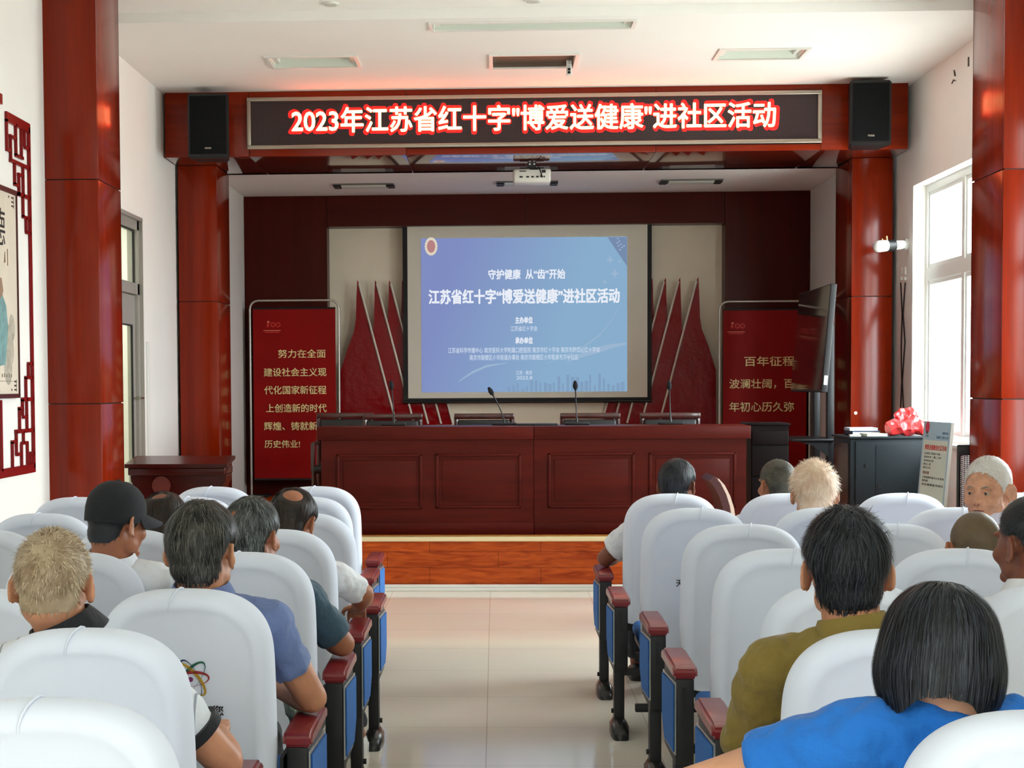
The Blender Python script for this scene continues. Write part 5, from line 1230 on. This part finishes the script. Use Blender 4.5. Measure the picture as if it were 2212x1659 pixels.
def stripes():
    m = cloth_m('white_polo_with_grey_stripes', (214, 218, 226)); nt = m.node_tree; bs = nt.nodes['Principled BSDF']
    tc = nt.nodes.new('ShaderNodeTexCoord'); w = nt.nodes.new('ShaderNodeTexWave'); w.inputs['Scale'].default_value = 9; w.inputs['Distortion'].default_value = .6; nt.links.new(tc.outputs['Object'], w.inputs['Vector'])
    r = nt.nodes.new('ShaderNodeValToRGB'); r.color_ramp.elements[0].color = (*lin((150, 156, 168)), 1); r.color_ramp.elements[1].color = (*lin((222, 226, 232)), 1); r.color_ramp.elements[0].position = .02; r.color_ramp.elements[1].position = .12
    nt.links.new(w.outputs['Fac'], r.inputs[0]); nt.links.new(r.outputs[0], bs.inputs['Base Color']); return m
C_stripe = stripes(); C_blk = cloth_m('black_knit', (16, 17, 24)); C_blue = cloth_m('slate_blue_cloth', (100, 118, 164), .14); C_teal = cloth_m('dark_teal_cloth', (50, 76, 92), .1)
C_olive = cloth_m('olive_cloth', (124, 104, 42), .08); C_bright = cloth_m('bright_blue_knit', (18, 108, 196), .06, .5); C_lilac = cloth_m('pale_lilac_cloth', (206, 204, 222)); C_dk = cloth_m('dark_grey_cloth', (52, 52, 58))
H_blond = hair_m('sandy_grey_hair', (124, 98, 70), (222, 204, 172)); H_blk = hair_m('black_grey_hair', (12, 12, 13), (104, 102, 94)); H_grey = hair_m('salt_and_pepper_hair', (18, 20, 21), (128, 134, 130)); H_brown = hair_m('dark_brown_hair', (12, 8, 6), (64, 44, 32))
H_black = hair_m('black_hair', (6, 7, 10), (54, 58, 66)); H_white = hair_m('white_hair', (206, 200, 194), (244, 240, 234)); H_cream = hair_m('cream_white_hair', (214, 180, 150), (250, 236, 214)); H_buzz = hair_m('cropped_brown_hair', (84, 68, 48), (120, 102, 74)); H_crop = hair_m('cropped_dark_hair', (28, 28, 26), (112, 106, 86))
# left block
person('person in white polo with black collar and cuffs, nearest the camera in the left block', ('l', 7, 0), (-1.063, 3.84, 1.257), S=1.06, skin_m=S_mid, hair_mat=H_blond, style=dict(seed=2, buzz=1, taper=.12, line=[(0, -.046), (40, -.046), (62, -.03)] + HL_SHORT[3:], len=.015, lift=.55, n=5600, thick=.006, w=.0009, mess=.03, curve=2, top=.2), shirt=C_stripe, collar=C_blk, cuff=C_blk, trousers=T_dark, shoe=SH_blk, sleeve=.66, neck_up=.022, sh_drop=.078, elbow={'R': (-.668, 3.93, .672)}, wrist={'R': (-.72, 4.13, .70)}, sh_w=.185)
person("person in slate blue shirt, right elbow propped on the left block's aisle armrest", ('l', 6, 0), (-.831, 4.55, 1.266), S=1.09, yaw=-14, skin_m=S_mid, hair_mat=H_blk, style=dict(seed=3, tuft=160, len=.036, n=4200, thick=.013, mess=.028, lift=.26, w=.0013), shirt=C_blue, collar=C_blue, trousers=T_dark, shoe=SH_blk, sleeve=.6, neck_up=.015, elbow={'R': (-.534, 4.64, .694)}, wrist={'R': (-.66, 4.82, .69)}, sh_w=.19)
person('person in dark teal shirt, seated one row ahead of the slate blue shirt', ('l', 5, 0), (-.832, 5.5, 1.215), S=1.06, yaw=-22, skin_m=S_tan, hair_mat=H_grey, style=dict(seed=4, tuft=160, len=.032, n=3600, lift=.22, thick=.010, mess=.028, w=.0013, bald=[((-.02, -.09, .09), .022)]), shirt=C_teal, collar=C_teal, trousers=T_grey, shoe=SH_blk, sleeve=.82, elbow={'R': (-.535, 5.58, .70)}, wrist={'R': (-.62, 5.80, .69)})
person("person in white shirt with bowed head, hand on the left block's aisle armrest", ('l', 4, 0), (-.802, 6.36, 1.177), S=1.06, yaw=-18, pitch=24, skin_m=S_tan, hair_mat=H_brown, style=dict(seed=5, len=.045, n=2600, thick=.010, mess=.01, w=.0013, bald=[((.022, -.085, .095), .064)]), shirt=C_white, collar=C_white, trousers=T_dark, shoe=SH_wht, sleeve=.92, sleeve_r=.92, elbow={'R': (-.53, 6.42, .765)}, wrist={'R': (-.565, 6.62, .69)}, feet={'R': (-.60, 6.93, .09)})
person('person in black baseball cap and white shirt, head turned to the right', ('l', 5, 1), (-1.30, 5.5, 1.262), S=1.06, yaw=-36, pitch=8, sh_w=.155, skin_m=S_tan, hair_mat=H_black, style=dict(seed=6, line=HL_CAP, len=.014, lift=.3, n=1500, thick=.004, w=.001), cap=mat('black_cap_cloth', (17, 20, 25), .85, bump=.2, bscale=200), shirt=C_white, collar=C_white, trousers=T_dark, shoe=SH_blk, sh_drop=.045)
person('person in dark shirt with bowed head, one row ahead of the black cap', ('l', 4, 1), (-1.318, 6.36, 1.162), S=1.06, yaw=-10, pitch=26, skin_m=S_dark, hair_mat=H_brown, style=dict(seed=7, len=.035, n=2200, thick=.009, bald=[((-.005, -.08, .10), .045)]), shirt=C_dk, collar=C_dk, trousers=T_dark, shoe=SH_blk)
# right block
person("person in white shirt in the right block's front aisle seat, elbow over the aisle", ('r', 1, 0), (.93, 8.32, 1.208), S=1.06, yaw=-30, skin_m=S_dark, hair_mat=H_black, style=dict(seed=8, tuft=160, len=.03, n=2400, thick=.010), shirt=C_white2, collar=C_white2, trousers=T_dark, shoe=SH_blk, sleeve=.72, sleeve_r=1.15, elbow={'L': (.568, 8.40, .694)}, wrist={'L': (.66, 8.62, .685)}, sh_w=.20)
person("person in white shirt looking left, second seat of the right block's front row", ('r', 1, 1), (1.433, 8.32, 1.209), S=1.06, yaw=22, skin_m=S_tan, hair_mat=H_crop, style=dict(seed=9, buzz=1, len=.010, lift=.4, n=3000, thick=.004, w=.0009, mess=.03), shirt=C_white, collar=C_white, trousers=T_dark, shoe=SH_blk)
person('person in white collared shirt facing the stage, second row of the right block', ('r', 2, 1), (1.438, 7.39, 1.232), S=1.10, skin_m=S_mid, hair_mat=H_cream, style=dict(seed=10, buzz=1, len=.03, lift=.5, n=4200, thick=.010, w=.0012, mess=.025, top=.7, curve=2), shirt=C_white2, collar=C_white2, trousers=T_grey, shoe=SH_blk)
person('person in pale lilac shirt turned round in the seat, facing back across the hall', ('r', 3, 2), (1.962, 6.55, 1.300), S=1.08, yaw=142, pitch=6, byaw=75, lean=.9, skin_m=mat('aged_skin', (204, 150, 120), 0.55, var=0.14, vscale=30, bump=0.3, bscale=90, sss=0.1, spec=0.3), hair_mat=H_white, style=dict(seed=11, buzz=1, len=.010, lift=.35, n=3600, thick=.005, w=.0009, mess=.03), shirt=C_lilac, collar=C_lilac, trousers=T_grey, shoe=SH_blk, face=dict(brow=mat('grey_brow', (150, 132, 116), .7), lips=mat('lip_skin', (128, 70, 62), .5)))
person('person in dark grey shirt with bowed head, one row behind the backward-facing person', ('r', 4, 1), (1.645, 5.62, 1.148), S=1.06, yaw=-6, pitch=18, skin_m=S_tan, hair_mat=H_buzz, style=dict(seed=12, buzz=1, len=.005, lift=.5, n=3000, thick=.0022, w=.0009, mess=.03), shirt=C_dk, collar=C_dk, trousers=T_dark, shoe=SH_blk)
person('person in white shirt at the right edge, fifth row, head turned left', ('r', 5, 1), (1.535, 4.70, 1.272), S=1.12, yaw=27, byaw=14, skin_m=S_dark, hair_mat=H_black, style=dict(seed=13, buzz=1, len=.012, lift=.3, n=3000, thick=.006, w=.001, line=[(0, -.05), (40, -.04), (62, -.01), (76, .03), (90, .034), (104, .03), (122, .035), (140, .055), (160, .078), (180, .084)]), shirt=C_white, collar=C_white, trousers=T_dark, shoe=SH_blk)
person('person in olive jacket, left elbow out over the aisle', ('r', 6, 0), (.828, 3.86, 1.291), S=1.10, yaw=-4, skin_m=S_mid, hair_mat=H_black, style=dict(seed=14, tuft=420, len=.04, n=4800, thick=.014, mess=.035, lift=.34, w=.0013, top=.5), shirt=C_olive, collar=C_olive, trousers=T_dark, shoe=SH_blk, sleeve=1.0, sleeve_r=1.12, elbow={'L': (.62, 3.97, .71)}, wrist={'L': (.74, 4.18, .70)}, sh_w=.20, sh_drop=.06)
person('person in bright blue T-shirt, left arm stretched out, nearest on the right', ('r', 7, 0), (.805, 2.97, 1.232), S=1.02, yaw=-8, roll=4, pitch=8, neck_up=.05, skin_m=S_pale, hair_mat=H_black, style=dict(seed=15, line=HL_BOB, ells=[((0, -.012, .03), (.092, .108, .094)), ((0, -.022, -.030), (.106, .098, .108))], len=.075, n=7500, thick=.008, taper=0, mess=.016, lift=.09, w=.0015, curve=1.5, top=.1), shirt=C_bright, trousers=T_dark, shoe=SH_wht, sleeve=.56, sleeve_r=1.12, elbow={'L': (.36, 3.06, .825)}, wrist={'L': (.56, 3.24, .72)}, sh_w=.185, sh_drop=.04)
# small bag held on the lap of the man in slate blue
t = thing('plastic_bag', 'small crumpled green and white bag below the slate blue elbow', 'bag', (-.615, 4.93, .50))
lump('bag_body', [((-.62, 4.93, .64), (.035, .06, .07)), ((-.61, 4.93, .56), (.03, .05, .06))], mat('green_white_film', (206, 222, 208), .35, rgb2=(92, 140, 116), vscale=16), t, .03, .05, 5, .009)
